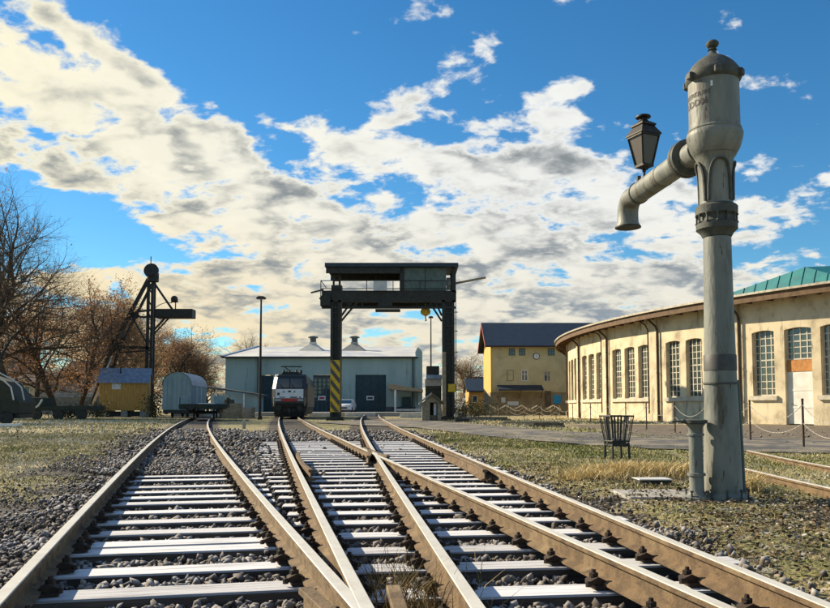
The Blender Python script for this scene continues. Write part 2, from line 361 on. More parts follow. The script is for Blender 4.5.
def zones(x, y):
    """grass, dry-grass and bare-earth shares of the ground at x, y"""
    n = fbm(x, y, .6, 3) - .47; nf = fbm(x, y, 2.4, 5) - .47
    right = x - railx('c', 1, y); left = railx('a', -1, y) - x
    gr = sstep(right + n * 1.6 + nf * .8, .35, 1.15)
    gl = sstep(left + n * 2.6 + nf * 1.5, .55, 1.9)
    mid = sstep(y + n * 8, 26, 34) * .7
    g = np.maximum(np.maximum(gr, gl), mid * (1 - sstep(np.abs(x - cx('a', y)), 0, 1.6) * 0 - 0))
    for k in 'abc':                                       # the four-foot stays ballast
        g = g * sstep(np.abs(x - cx(k, y)), 1.0, 1.5)
    leafy = np.exp(-(((x - 4.6) / 1.4) ** 2 + ((y - 7.2) / 2.0) ** 2))
    g = g * (1 - .6 * sstep(leafy, .2, .7))
    dry = sstep(fbm(x, y, .35, 9), .40, .58) * .6 + sstep(left, .3, 2.2) * .75 + sstep(y, 30, 46) * sstep(x, -2, 6) * .9
    yard = sstep(x - (6.4 + (y < 30) * 0 + np.maximum(0, (30 - y)) * .12), 1.0, 3.2) * sstep(y, 14, 19) * (1 - sstep(y, 40, 52))
    return np.clip(g, 0, 1), np.clip(dry, 0, 1), np.clip(yard, 0, 1)

def axis(a, b, fine0, fine1, st, grow=1.12):
    c = list(np.arange(fine0, fine1, st)); v = fine1; d = st
    while v < b: c.append(v); d *= grow; v += d
    c.append(b); v = fine0; d = st; lo = []
    while v > a: d *= grow; v -= d; lo.append(max(v, a))
    return np.array(lo[::-1] + c)
gx = axis(-900, 900, -12, 12, .16, 1.09); gy = axis(-300, 1500, 1, 26, .16, 1.07)
X, Y = np.meshgrid(gx, gy); x = X.ravel(); y = Y.ravel()
g, dr, yd = zones(x, y)
corr = sstep(railx('a', -1, y) - x, .2, 1.6) + sstep(x - railx('c', 1, y), .2, 1.4)
near = 1 - sstep(np.hypot(x, y), 40, 80)
z = -.085 + .075 * np.clip(corr, 0, 1) + near * np.clip(corr, 0, 1) * ((fbm(x, y, 1.1, 21) - .47) * .10 + (fbm(x, y, 5, 22) - .47) * .045)
z = np.where((y > 24), np.maximum(z, -.085 + .085 * sstep(y, 24, 30)) * 1.0 - .012 * (y > 24), z)
ny, nx_ = X.shape
idx = np.arange(nx_ * ny).reshape(ny, nx_)
quads = np.stack([idx[:-1, :-1], idx[:-1, 1:], idx[1:, 1:], idx[1:, :-1]], -1).reshape(-1, 4)
def np_mesh(name, verts, faces, k):
    me = bpy.data.meshes.new(name); me.vertices.add(len(verts)); me.vertices.foreach_set('co', np.asarray(verts, np.float32).ravel())
    nf = len(faces); me.loops.add(nf * k); me.loops.foreach_set('vertex_index', np.asarray(faces, np.int32).ravel())
    me.polygons.add(nf); me.polygons.foreach_set('loop_start', np.arange(0, nf * k, k, dtype=np.int32))
    me.update(calc_edges=True); return me
def pattr(me, name, vals, dom='POINT'):
    a = me.attributes.new(name, 'FLOAT', dom); a.data.foreach_set('value', np.asarray(vals, np.float32))
gme = np_mesh('ground', np.stack([x, y, z], 1), quads, 4)
pattr(gme, 'grass', g); pattr(gme, 'dry', dr); pattr(gme, 'yard', yd)
gme.shade_smooth()

gm = bpy.data.materials.new('yard_ground'); gm.use_nodes = True; t = gm.node_tree; bs = t.nodes['Principled BSDF']
geo = N(t, 'ShaderNodeNewGeometry')
def nz(scale, detail=6, rough=.6, vec=None):
    n = N(t, 'ShaderNodeTexNoise'); lk(t, vec or geo.outputs['Position'], n.inputs['Vector']); n.inputs['Scale'].default_value = scale
    n.inputs['Detail'].default_value = detail; n.inputs['Roughness'].default_value = rough; return n.outputs['Fac']
def at_(nm): n = N(t, 'ShaderNodeAttribute'); n.attribute_name = nm; return n.outputs['Fac']
vo = N(t, 'ShaderNodeTexVoronoi'); lk(t, geo.outputs['Position'], vo.inputs['Vector']); vo.inputs['Scale'].default_value = 17
vs = N(t, 'ShaderNodeSeparateColor'); lk(t, vo.outputs['Color'], vs.inputs[0])
grav = mixc(t, mrange(t, vs.outputs[0], .1, .9), (.055, .047, .042), (.30, .28, .26))
grav = mixc(t, mrange(t, vo.outputs['Distance'], .25, .55), grav, (.022, .019, .017))
grav = mixc(t, mrange(t, nz(1.3), .45, .7), grav, (.15, .13, .11))
gcol = mixc(t, mrange(t, nz(7), .35, .65), (.14, .155, .045), (.29, .265, .11))
gcol = mixc(t, mrange(t, nz(1.1), .42, .62), gcol, (.34, .29, .165))
gcol = mixc(t, at_('dry'), gcol, mixc(t, mrange(t, nz(9), .35, .65), (.46, .38, .20), (.31, .25, .13)))
gcol = mixc(t, mrange(t, nz(.55, 9, .7), .44, .62, 0, .8), gcol, mixc(t, mrange(t, nz(2.6, 8, .7), .4, .6), (.13, .135, .06), (.22, .17, .10)))
gcol = mixc(t, mrange(t, nz(3.2, 9), .53, .68, 0, .75), gcol, (.48, .49, .47))       # rime on the turf
gcol = mixc(t, mrange(t, nz(14), .56, .70, 0, .8), gcol, (.05, .042, .026))
ycol = mixc(t, mrange(t, nz(2.2, 8), .35, .65), (.145, .115, .085), (.215, .18, .14))
base = mixc(t, mrange(t, mth(t, 'ADD', at_('grass'), mth(t, 'MULTIPLY', mth(t, 'SUBTRACT', nz(6), .5), .9)), .35, .65), grav, gcol)
base = mixc(t, mrange(t, mth(t, 'ADD', at_('yard'), mth(t, 'MULTIPLY', mth(t, 'SUBTRACT', nz(4), .5), .5)), .35, .65), base, ycol)
lk(t, base, bs.inputs['Base Color']); bs.inputs['Roughness'].default_value = .95; bs.inputs['Specular IOR Level'].default_value = .2
bu = N(t, 'ShaderNodeBump'); bu.inputs['Strength'].default_value = .8; bu.inputs['Distance'].default_value = .05
lk(t, mth(t, 'ADD', mth(t, 'MULTIPLY', vo.outputs['Distance'], -.5), nz(22)), bu.inputs['Height']); lk(t, bu.outputs[0], bs.inputs['Normal'])
gme.materials.append(gm)
ground = bpy.data.objects.new('ground', gme); COL.objects.link(ground); tag(ground, None, None, None, 'structure')

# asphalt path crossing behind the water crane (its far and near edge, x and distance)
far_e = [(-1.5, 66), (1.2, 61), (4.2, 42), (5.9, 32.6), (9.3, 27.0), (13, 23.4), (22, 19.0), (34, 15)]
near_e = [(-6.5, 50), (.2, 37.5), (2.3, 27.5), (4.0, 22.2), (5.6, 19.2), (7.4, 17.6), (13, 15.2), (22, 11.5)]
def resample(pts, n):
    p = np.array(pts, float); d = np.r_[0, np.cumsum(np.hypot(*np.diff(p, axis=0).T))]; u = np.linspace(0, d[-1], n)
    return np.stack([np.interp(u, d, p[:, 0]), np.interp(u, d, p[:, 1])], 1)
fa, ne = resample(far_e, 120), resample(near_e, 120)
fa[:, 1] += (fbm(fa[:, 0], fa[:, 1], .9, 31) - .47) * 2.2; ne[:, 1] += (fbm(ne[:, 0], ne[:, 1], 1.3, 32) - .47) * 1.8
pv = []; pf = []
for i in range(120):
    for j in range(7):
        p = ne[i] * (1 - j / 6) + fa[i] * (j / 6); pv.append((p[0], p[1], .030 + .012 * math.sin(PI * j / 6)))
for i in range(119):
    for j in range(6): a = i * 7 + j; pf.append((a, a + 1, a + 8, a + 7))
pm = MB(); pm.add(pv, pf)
MT['asphalt'] = M('worn_asphalt', (.075, .074, .076), (.12, .112, .104), 2.5, .9, 0, .5, 60, c3=(.24, .205, .155), s3=.6, t3=(.46, .58), c4=(.05, .048, .045), s4=1.1, t4=(.56, .66))  # dark tone also stands in for a shadow cast on the asphalt
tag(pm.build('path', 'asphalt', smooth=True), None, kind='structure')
# pale concrete road edges in front of the hall, sunlight put into their colour
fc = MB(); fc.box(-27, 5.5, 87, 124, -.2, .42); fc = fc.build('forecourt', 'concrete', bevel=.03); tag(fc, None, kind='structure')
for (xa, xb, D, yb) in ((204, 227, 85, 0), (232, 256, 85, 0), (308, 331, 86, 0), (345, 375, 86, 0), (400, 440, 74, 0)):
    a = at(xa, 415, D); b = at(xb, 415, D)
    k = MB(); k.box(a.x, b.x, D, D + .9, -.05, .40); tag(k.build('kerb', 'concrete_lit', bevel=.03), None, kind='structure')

# ------------------------------------------------------------------ railway tracks
PROF = [(-.0625, .0), (.0625, .0), (.0625, .012), (.030, .024), (.009, .034), (.009, .105), (.024, .116), (.0335, .122), (.0335, .147), (.029, .151), (-.029, .151), (-.0335, .147), (-.0335, .122), (-.024, .116), (-.009, .105), (-.009, .034), (-.030, .024), (-.0625, .012)]
def sweep_rail(pts, ztop, prof=PROF):
    """pts: xy line; the profile stands on z = ztop - .151"""
    n = len(prof); vs = []; pts = [Vector((p[0], p[1], 0)) for p in pts]
    for i, p in enumerate(pts):
        d = (pts[min(i + 1, len(pts) - 1)] - pts[max(i - 1, 0)]).normalized(); r = Vector((d.y, -d.x, 0))
        for a, b in prof: q = p + r * a; vs.append((q.x, q.y, ztop - .151 + b))
    mb = MB()
    for i in range(len(pts) - 1):
        for j in range(n):
            mb.mi = 1 if j in (8, 9, 10) else 0
            mb.add([], []); mb.f.append((i * n + j, i * n + (j + 1) % n, (i + 1) * n + (j + 1) % n, (i + 1) * n + j)); mb.m.append(mb.mi)
    mb.v = vs; mb.f += [tuple(range(n)), tuple(range((len(pts) - 1) * n, len(pts) * n))]; mb.m += [0, 0]
    return mb
def dsteps(a, b):
    o = [a]
    while o[-1] < b: o.append(min(b, o[-1] + max(.35, o[-1] * .045)))
    return o
fb = MB()
for sx in (-1, 1):
    fb.box(sx * .085 - .045, sx * .085 + .075 * (1 if sx > 0 else .6), -.075, .075, .004, .026)
    fb.lathe([(.030, .024), (.030, .040), (.020, .046), (.020, .072), (.030, .074), (.030, .098), (.016, .102), (.013, .122)], 6, Matrix.Translation((sx * .108, .012, 0)))
    fb.prism([(sx * .045, -.045, .030), (sx * .150, -.045, .026), (sx * .150, -.045, .055), (sx * .100, -.045, .080), (sx * .052, -.045, .056)], (0, .095, 0))
    fb.lathe([(.018, .02), (.018, .05), (.010, .056)], 6, Matrix.Translation((sx * .165, -.045, 0)))
fb.v = [(a * .93, b * .82, c * .84) for a, b, c in fb.v]
fast_me = fb.mesh('rail_fastening', 'iron')
def sleeper(parent, pa, pb, w=.25, h=.16, zt=0.):
    """one timber from xy point pa to pb, top near z = zt"""
    pa = Vector((*pa, 0)); pb = Vector((*pb, 0)); L = (pb - pa).length; c = (pa + pb) / 2; ang = math.atan2(pb.y - pa.y, pb.x - pa.x)
    m = MB(); m.box(-L / 2, L / 2, -w / 2, w / 2, -h, 0)
    me = m.mesh('sleeper', 'sleeper', bevel=.011)
    o = place(me, 'sleeper', parent, (c.x, c.y, zt + rng.uniform(-.012, .004)), ang + rng.uniform(-.006, .006)); SLEEP.append((c.x, c.y, ang, L / 2, w / 2)); return o
SLEEP = []
def fasten(parent, k, side, D):
    place(fast_me, 'rail_fastening', parent, (float(railx(k, side, D)), D, 0), -math.atan(float(slope(k, D))) + rng.uniform(-.02, .02))
TT = {}
for k, lab, ztop in (('a', 'left railway track curving away with frosted sleepers and rusty brown rails', .1700),
                     ('b', 'middle railway track leading to the black locomotive and crossing the next track', .1716),
                     ('c', 'right railway track on long frosted timbers passing under the gantry crane', .1732)):
    TT[k] = thing('railway_track', lab, 'railway track', (0, 0, 0), 0, 'tracks fanning out across the yard')
    for side in (-1, 1):
        end = {'a': 70, 'b': 85, 'c': 86.5}[k]
        ds = dsteps(1.2, end)
        sweep_rail([(float(railx(k, side, d)), d) for d in ds], ztop).build('rail', ['rail_side', 'rail_top'], TT[k], smooth=True)
TT['d'] = thing('railway_track', 'single rusty siding sunk in the ground just beyond the water crane', 'railway track', (0, 0, 0), 0, 'tracks fanning out across the yard')
for side in (-1, 1):
    sweep_rail([(float(railx('d', side, d)), d) for d in dsteps(3.0, 13.2 if side < 0 else 17)], .10 if side < 0 else .085).build('rail', ['rail_side', 'rail_top'], TT['d'], smooth=True)

tanA = math.tan(R(12))
def line_hit(k, side, x0, D0, tn):
    """where the sleeper line through (x0, D0) with slope tn meets a rail"""
    D = D0
    for _ in range(6): D = D0 + (float(railx(k, side, D)) - x0) * tn
    return float(railx(k, side, D)), D
AD = [11.75, 11.1, 10.26, 9.59, 8.99, 8.41, 7.81, 7.16, 6.52, 5.99, 5.72, 5.04, 4.43, 3.80, 3.18, 2.55]
for D in AD:
    x0 = float(cx('a', D)); gap = float(railx('b', -1, D) - railx('a', 1, D)); e = max(.14, min(.56, gap / 2 - .03))
    l = line_hit('a', -1, x0, D, tanA); r = line_hit('a', 1, x0, D, tanA)
    sleeper(TT['a'], (l[0] - .13, l[1] - .13 * tanA), (r[0] + e, r[1] + e * tanA))
    fasten(TT['a'], 'a', -1, l[1]); fasten(TT['a'], 'a', 1, r[1])
tanB = math.tan(R(6.5))
D = 2.5
while D < 23.5:
    x0 = float(cx('b', D)) + .6
    l = line_hit('b', -1, x0, D, tanB); r = line_hit('c', 1, x0, D, tanB)
    gap = float(railx('b', -1, l[1]) - railx('a', 1, l[1])); e = max(.14, min(.62, gap / 2 - .03)); e2 = rng.uniform(.42, .58)
    sleeper(TT['c'], (l[0] - e, l[1] - e * tanB), (r[0] + e2, r[1] + e2 * tanB), w=.26)
    fasten(TT['b'], 'b', -1, l[1]); fasten(TT['c'], 'c', 1, r[1])
    q = line_hit('b', 1, x0, D, tanB); c_ = line_hit('c', -1, x0, D, tanB)
    if abs(D - 13.2) > 1.6: fasten(TT['b'], 'b', 1, q[1]); fasten(TT['c'], 'c', -1, c_[1])
    D += .66 if D < 19 else .5
D = 4.0
while D < 13:
    x0 = float(cx('d', D)); l = line_hit('d', -1, x0, D, 0); r = line_hit('d', 1, x0, D, 0)
    sleeper(TT['d'], (l[0] - .5, D), (r[0] + .5, D), zt=-.085)
    D += .68
# guard rails and wing rails, with their flared ends
def guard(k, side, off, D0, D1, parent, flare=.06):
    ds = np.linspace(D0, D1, 10); pts = []
    for i, d in enumerate(ds):
        e = (max(0, .25 - i / 9) + max(0, i / 9 - .75)) / .25
        pts.append((float(railx(k, side, d)) + off * (1 + e * flare / abs(off)), d))
    sweep_rail(pts, .178).build('guard_rail', ['rail_side', 'rail_side'], parent, smooth=True)
guard('b', -1, .115, 10.6, 14.9, TT['b']); guard('c', 1, -.115, 10.6, 14.9, TT['c'])
guard('a', 1, -.125, 1.6, 3.72, TT['a'], .05); guard('b', -1, .125, 1.6, 3.76, TT['b'], .05)
guard('b', 1, .10, 13.6, 16.5, TT['b'], .05); guard('c', -1, -.10, 13.6, 16.5, TT['c'], .05)
# ------------------------------------------------------------------ ballast stones
def scatter(n, y0, y1, pad, xlo=None, xhi=None):
    """points spread over the part of the ground the picture can see, plus a margin"""
    yy = np.sqrt(y0 ** 2 + nrg.random(n) * (y1 ** 2 - y0 ** 2))
    half = yy * .535 + pad; xx = nrg.uniform(-1, 1, n) * half
    return xx, yy
def in_sleeper(x, y, m=.015):
    r = np.zeros(len(x), bool)
    for (cx_, cy_, a, hl, hw) in SLEEP:
        c, s = math.cos(a), math.sin(a); dx_, dy_ = x - cx_, y - cy_
        r |= (np.abs(dx_ * c + dy_ * s) < hl + m) & (np.abs(-dx_ * s + dy_ * c) < hw + m)
    return r
def near_rail(x, y, d):
    r = np.zeros(len(x), bool)
    for k in 'abcd':
        for sd_ in (-1, 1): r |= np.abs(x - railx(k, sd_, y)) < d
    return r
ph = (1 + 5 ** .5) / 2
ICO = np.array([(-1, ph, 0), (1, ph, 0), (-1, -ph, 0), (1, -ph, 0), (0, -1, ph), (0, 1, ph), (0, -1, -ph), (0, 1, -ph), (ph, 0, -1), (ph, 0, 1), (-ph, 0, -1), (-ph, 0, 1)]) / 1.9
ICF = np.array([(0, 11, 5), (0, 5, 1), (0, 1, 7), (0, 7, 10), (0, 10, 11), (1, 5, 9), (5, 11, 4), (11, 10, 2), (10, 7, 6), (7, 1, 8), (3, 9, 4), (3, 4, 2), (3, 2, 6), (3, 6, 8), (3, 8, 9), (4, 9, 5), (2, 4, 11), (6, 2, 10), (8, 6, 7), (9, 8, 1)])
def rot_many(n):
    q = nrg.normal(size=(n, 4)); q /= np.linalg.norm(q, axis=1)[:, None]; w, a, b, c = q.T
    return np.stack([1 - 2 * (b * b + c * c), 2 * (a * b - c * w), 2 * (a * c + b * w), 2 * (a * b + c * w), 1 - 2 * (a * a + c * c), 2 * (b * c - a * w), 2 * (a * c - b * w), 2 * (b * c + a * w), 1 - 2 * (a * a + b * b)], 1).reshape(n, 3, 3)
def stones(x, y, z, size):
    n = len(x); jit = 1 + nrg.uniform(-.42, .38, (n, 12, 1)); v = ICO[None] * jit
    for _ in range(5):                        # broken faces: cut the lump with random planes
        q = nrg.normal(size=(n, 1, 3)); q /= np.linalg.norm(q, axis=2, keepdims=True); d = nrg.uniform(.42, .78, (n, 1, 1))
        v = v - np.maximum(0, (v * q).sum(2, keepdims=True) - d) * q
    v = v * 1.18
    v = v * np.stack([nrg.uniform(.75, 1.45, n), nrg.uniform(.7, 1.1, n), nrg.uniform(.5, .85, n)], 1)[:, None, :]
    v = np.einsum('nij,nkj->nki', rot_many(n), v) * size[:, None, None] * .5
    v = v + np.stack([x, y, z], 1)[:, None, :]
    f = ICF[None] + (np.arange(n) * 12)[:, None, None]
    return v.reshape(-1, 3), f.reshape(-1, 3)
xs, ys, zs, ss = [], [], [], []
for (n, y0, y1, sz) in ((32000, 1.9, 7.5, .050), (52000, 7.5, 16, .056), (22000, 16, 34, .095)):
    a, b = scatter(n, y0, y1, 1.0)
    L = railx('a', -1, b) - a; Rr = a - railx('c', 1, b)
    keep = np.where(L > 0, nrg.random(n) < 1 - sstep(L + (fbm(a, b, .8, 41) - .47) * 2.5, 0.25, 1.5) * .90, np.where(Rr > 0, nrg.random(n) < 1 - sstep(Rr + (fbm(a, b, .9, 42) - .47) * .9, .18, .8) * .96, True))
    keep &= ~((b < np.interp(a, [p[0] for p in far_e], [p[1] for p in far_e]) + .6) & (b > np.interp(a, [p[0] for p in near_e], [p[1] for p in near_e]) - .4) & (a > -1))
    keep &= ~in_sleeper(a, b, .012) & ~near_rail(a, b, .075)
    a, b = a[keep], b[keep]; s_ = sz * (.55 + nrg.random(len(a)) ** 1.6 * 1.15); out_ = np.maximum(railx('a', -1, b) - a - .35, a - railx('c', 1, b) - .55); s_ = s_ * (1 - .5 * sstep(out_, 0, .5))
    inside = sstep(np.maximum(railx('a', -1, b) - a, a - railx('c', 1, b)), -.1, 1.2)
    buried = np.where(b > 11.9, np.where(np.abs(a - cx('a', b)) < 2.2, .055, 0), 0) + np.where(b > 23, .05, 0)
    zz = -.064 + inside * .066 + buried + nrg.uniform(-.022, .016, len(a))
    xs.append(a); ys.append(b); zs.append(zz); ss.append(s_)
x, y, z, s = map(np.concatenate, (xs, ys, zs, ss))
v, f = stones(x, y, z, s)
sme = np_mesh('ballast', v, f, 3)
pattr(sme, 'tone', np.repeat(nrg.random(len(x)), 12))
sm = bpy.data.materials.new('ballast_stone'); sm.use_nodes = True; t = sm.node_tree; bs = t.nodes['Principled BSDF']
at1 = N(t, 'ShaderNodeAttribute'); at1.attribute_name = 'tone'; geo = N(t, 'ShaderNodeNewGeometry')
cr = N(t, 'ShaderNodeValToRGB'); lk(t, at1.outputs['Fac'], cr.inputs[0]); e = cr.color_ramp.elements
e[0].position = 0; e[0].color = (.030, .022, .017, 1); e[1].position = 1; e[1].color = (.25, .215, .18, 1)
for p_, c_ in ((.35, (.065, .050, .039, 1)), (.6, (.115, .092, .074, 1)), (.85, (.18, .152, .126, 1))): q = e.new(p_); q.color = c_
sp = N(t, 'ShaderNodeSeparateXYZ'); lk(t, geo.outputs['Normal'], sp.inputs[0])
nn = N(t, 'ShaderNodeTexNoise'); lk(t, geo.outputs['Position'], nn.inputs['Vector']); nn.inputs['Scale'].default_value = 1.4; nn.inputs['Detail'].default_value = 6
fr = mth(t, 'MULTIPLY', mrange(t, sp.outputs[2], .25, .95), mrange(t, nn.outputs['Fac'], .38, .66, .06, .52))
lk(t, mixc(t, fr, cr.outputs[0], (.56, .56, .58)), bs.inputs['Base Color']); bs.inputs['Roughness'].default_value = .9
sme.materials.append(sm); so_ = bpy.data.objects.new('ballast', sme); COL.objects.link(so_)
tag(so_, 'grey and brown ballast stones around the sleepers with a little frost', kind='stuff')

# ------------------------------------------------------------------ grass, dead leaves and weeds
def blades(x, y, z, h, w, lean):
    n = len(x); a = nrg.uniform(0, 2 * PI, n); b = nrg.uniform(0, 2 * PI, n); l = h * nrg.uniform(.2, lean, n)
    dx_, dy_ = np.cos(a) * w / 2, np.sin(a) * w / 2
    p0 = np.stack([x - dx_, y - dy_, z], 1); p1 = np.stack([x + dx_, y + dy_, z], 1)
    m0 = np.stack([x - dx_ * .7 + np.cos(b) * l * .35, y - dy_ * .7 + np.sin(b) * l * .35, z + h * .6], 1); m1 = m0 + np.stack([dx_ * 1.4, dy_ * 1.4, dx_ * 0], 1)
    tp = np.stack([x + np.cos(b) * l, y + np.sin(b) * l, z + h], 1)
    v = np.stack([p0, p1, m1, m0, tp], 1).reshape(-1, 3); o = (np.arange(n) * 5)[:, None]
    f = np.concatenate([o + np.array([[0, 1, 2]]), o + np.array([[0, 2, 3]]), o + np.array([[3, 2, 4]])], 0)
    return v, f
def ground_z(x, y):
    corr = np.clip(sstep(railx('a', -1, y) - x, .2, 1.6) + sstep(x - railx('c', 1, y), .2, 1.4), 0, 1); nr = 1 - sstep(np.hypot(x, y), 40, 80)
    return -.085 + .075 * corr + nr * corr * ((fbm(x, y, 1.1, 21) - .47) * .10 + (fbm(x, y, 5, 22) - .47) * .045)
def stuff(name, v, f, k, tone, mat, label):
    me = np_mesh(name, v, f, k); pattr(me, 'tone', tone); me.materials.append(mat)
    o = bpy.data.objects.new(name, me); COL.objects.link(o); tag(o, label, kind='stuff'); return o
def tonemat(name, cols, rough=.8):
    m = bpy.data.materials.new(name); m.use_nodes = True; t = m.node_tree; b = t.nodes['Principled BSDF']
    a = N(t, 'ShaderNodeAttribute'); a.attribute_name = 'tone'; c = N(t, 'ShaderNodeValToRGB'); lk(t, a.outputs['Fac'], c.inputs[0]); e = c.color_ramp.elements
    e[0].color = (*cols[0], 1); e[1].color = (*cols[-1], 1)
    for i, q in enumerate(cols[1:-1]): z_ = e.new((i + 1) / (len(cols) - 1)); z_.color = (*q, 1)
    lk(t, c.outputs[0], b.inputs['Base Color']); b.inputs['Roughness'].default_value = rough; b.inputs['Specular IOR Level'].default_value = .2; return m
n = 260000
x, y = scatter(n, 4.0, 30, 1.5)
g, dr, yd = zones(x, y)
keep = (nrg.random(n) < g * .95 - .05) & (yd < .4) & ~near_rail(x, y, .09) & ~((x > 2.2) & (x < 3.9) & (y > 8.3) & (y < 9.7))
x, y, dr = x[keep], y[keep], dr[keep]
h = nrg.uniform(.02, .07, len(x)) * (.5 + fbm(x, y, 1.7, 51)); w = np.maximum(.006, y * .0011)
v, f = blades(x, y, ground_z(x, y) - .01, h, w, 1.6)
# coarser, wider tufts farther out, where single blades are below a pixel
n2_ = 70000; x2 = nrg.uniform(-42, 22, n2_); y2 = 27 + 40 * nrg.random(n2_) ** 1.4
g2, d2, yd2 = zones(x2, y2); k2 = (nrg.random(n2_) < g2 * sstep(fbm(x2, y2, .45, 71), .30, .62)) & (yd2 < .35) & (np.abs(x2) < y2 * .56 + 2) & ~near_rail(x2, y2, .25) & ~((y2 < np.interp(x2, [p[0] for p in far_e], [p[1] for p in far_e])) & (y2 > np.interp(x2, [p[0] for p in near_e], [p[1] for p in near_e])) & (x2 > -4))
x2, y2, d2 = x2[k2], y2[k2], d2[k2]; v2_, f2_ = blades(x2, y2, ground_z(x2, y2) - .02, nrg.uniform(.05, .16, len(x2)), np.maximum(.03, y2 * .0014), 1.6)
t2 = np.clip(nrg.uniform(0, .6, len(x2)) + d2 * .4 + (fbm(x2, y2, .3, 73) - .47), 0, 1)
f2_ = f2_ + len(v); v = np.concatenate([v, v2_]); f = np.concatenate([f, f2_])
tone = np.clip(nrg.uniform(0, .65, len(x)) + dr * .35 + (fbm(x, y, .8, 53) - .47) * .8, 0, 1)
MT['grass'] = tonemat('short_rimed_grass', [(.085, .115, .028), (.20, .205, .06), (.35, .30, .13), (.48, .42, .25), (.58, .57, .51)])
tone = np.concatenate([tone, t2])
stuff('grass', v, f, 3, np.repeat(tone, 5), MT['grass'], 'short frosty green and yellow grass beside the tracks')
# long dry tufts by the drain cover and the crane foot
MT['straw'] = tonemat('dry_straw_grass', [(.24, .16, .06), (.56, .42, .18), (.72, .57, .28), (.78, .67, .42)])
vv, ff, tt, o = [], [], [], 0
for (cx_, cy_, sx, sy, n, hh) in ((3.25, 11.75, .70, .36, 3600, .23), (2.55, 11.3, .35, .22, 900, .16), (4.06, 9.6, .14, .16, 420, .24), (4.25, 10.5, .2, .2, 260, .2), (3.9, 11.9, .3, .2, 700, .2)):
    x = nrg.normal(cx_, sx * .6, n); y = nrg.normal(cy_, sy * .6, n)
    v, f = blades(x, y, ground_z(x, y) - .01, hh * nrg.uniform(.4, 1.15, n), np.full(n, .011), 1.5)
    vv.append(v); ff.append(f + o); tt.append(np.repeat(nrg.random(n), 5)); o += len(v)
stuff('dry_grass', np.concatenate(vv), np.concatenate(ff), 3, np.concatenate(tt), MT['straw'], 'long straw coloured grass tufts around the drain cover and crane foot')
# weeds standing between the rails in the foreground
vv, ff, tt, o = [], [], [], 0
for (cx_, cy_, sx, sy, n, hh) in ((-.02, 4.0, .16, .22, 420, .26), (.10, 3.6, .14, .2, 300, .2), (-.12, 4.7, .12, .25, 160, .2), (.30, 4.9, .1, .2, 60, .12)):
    x = nrg.normal(cx_, sx, n); y = nrg.normal(cy_, sy, n)
    k_ = ~near_rail(x, y, .07); x, y = x[k_], y[k_]; n = len(x)
    v, f = blades(x, y, np.full(n, -.07), hh * nrg.uniform(.3, 1.2, n), np.full(n, .006), 1.1)
    vv.append(v); ff.append(f + o); tt.append(np.repeat(nrg.random(n) ** 1.6, 5)); o += len(v)
MT['weed'] = tonemat('withered_weeds', [(.10, .085, .03), (.25, .16, .06), (.42, .30, .14)])
stuff('weeds', np.concatenate(vv), np.concatenate(ff), 3, np.concatenate(tt), MT['weed'], 'withered weed stalks between the rails in the foreground')
# dead leaves and twigs on the verge in front of the crane
n = 42000
y = nrg.uniform(4.2, 14, n); x = railx('c', 1, y) + .35 + np.abs(nrg.normal(0, 1.7, n))
dens = .22 + .95 * np.exp(-(((x - 4.5) / 1.3) ** 2 + ((y - 7.4) / 2.1) ** 2))
k_ = (nrg.random(n) < dens * (.35 + 1.2 * fbm(x, y, 1.9, 61))) & ~near_rail(x, y, .07) & (np.abs(x) < y * .54 + 1)
x, y = x[k_], y[k_]; n = len(x); rt = rot_many(n); sz = nrg.uniform(.010, .032, n)
flat = nrg.uniform(.15, .8, n)
q = np.array([(-1, -.55, 0), (0, -.75, .25), (1, -.1, .1), (.9, .45, -.05), (0, .7, .3), (-.9, .4, .1)]) * .5
v = np.einsum('nij,kj->nki', rt, q); v[:, :, 2] *= flat[:, None]; v = v * sz[:, None, None] * 1.5 + np.stack([x, y, ground_z(x, y) + .012 + nrg.uniform(0, .03, n)], 1)[:, None, :]
f = (np.arange(n) * 6)[:, None] + np.arange(6)[None]
MT['dead'] = tonemat('dead_leaf_litter', [(.028, .022, .014), (.065, .045, .024), (.13, .085, .04), (.25, .185, .11), (.40, .38, .35)])
stuff('dead_leaves', v.reshape(-1, 3), f, 6, np.repeat(nrg.random(n) ** 1.3, 6), MT['dead'], 'dark dead leaves and clods on the verge in front of the water crane')
# ------------------------------------------------------------------ roundhouse on the right
RC = Vector((71.0, 71.5)); RR = 56.0
_n = Vector((.983, -.184)); _t = Vector((.184, .983))
def rp(beta, r=0., z=0.):
    """point on the curved front: beta in degrees along the arc, r metres outside the wall"""
    b = R(beta); d = _n * math.cos(b) + _t * math.sin(b); p = RC - d * (RR + r); return Vector((p.x, p.y, z))
round_ = thing('roundhouse', 'curved cream engine shed with tall dark windows, wide brown eaves and green roof', 'engine shed')
B0, BAY, NB = 3.5 - 8 * 2, 8.0, 8
ZT, ZS, ZW0, ZW1 = 7.45, 1.52, 1.68, 5.55
wall = MB()
def arc(mb, b0, b1, r0, r1, z0, z1, step=1.2):
    n = max(1, int(abs(b1 - b0) / step + .5)); vs = []
    for i in range(n + 1):
        b = b0 + (b1 - b0) * i / n
        for r, z in ((r0, z0), (r1, z0), (r1, z1), (r0, z1)): vs.append(rp(b, r, z))
    fs = [(0, 1, 2, 3), (n * 4 + 3, n * 4 + 2, n * 4 + 1, n * 4)]
    for i in range(n):
        for j in range(4): a = i * 4 + j; c = i * 4 + (j + 1) % 4; fs.append((a, a + 4, c + 4, c))
    mb.add(vs, fs)
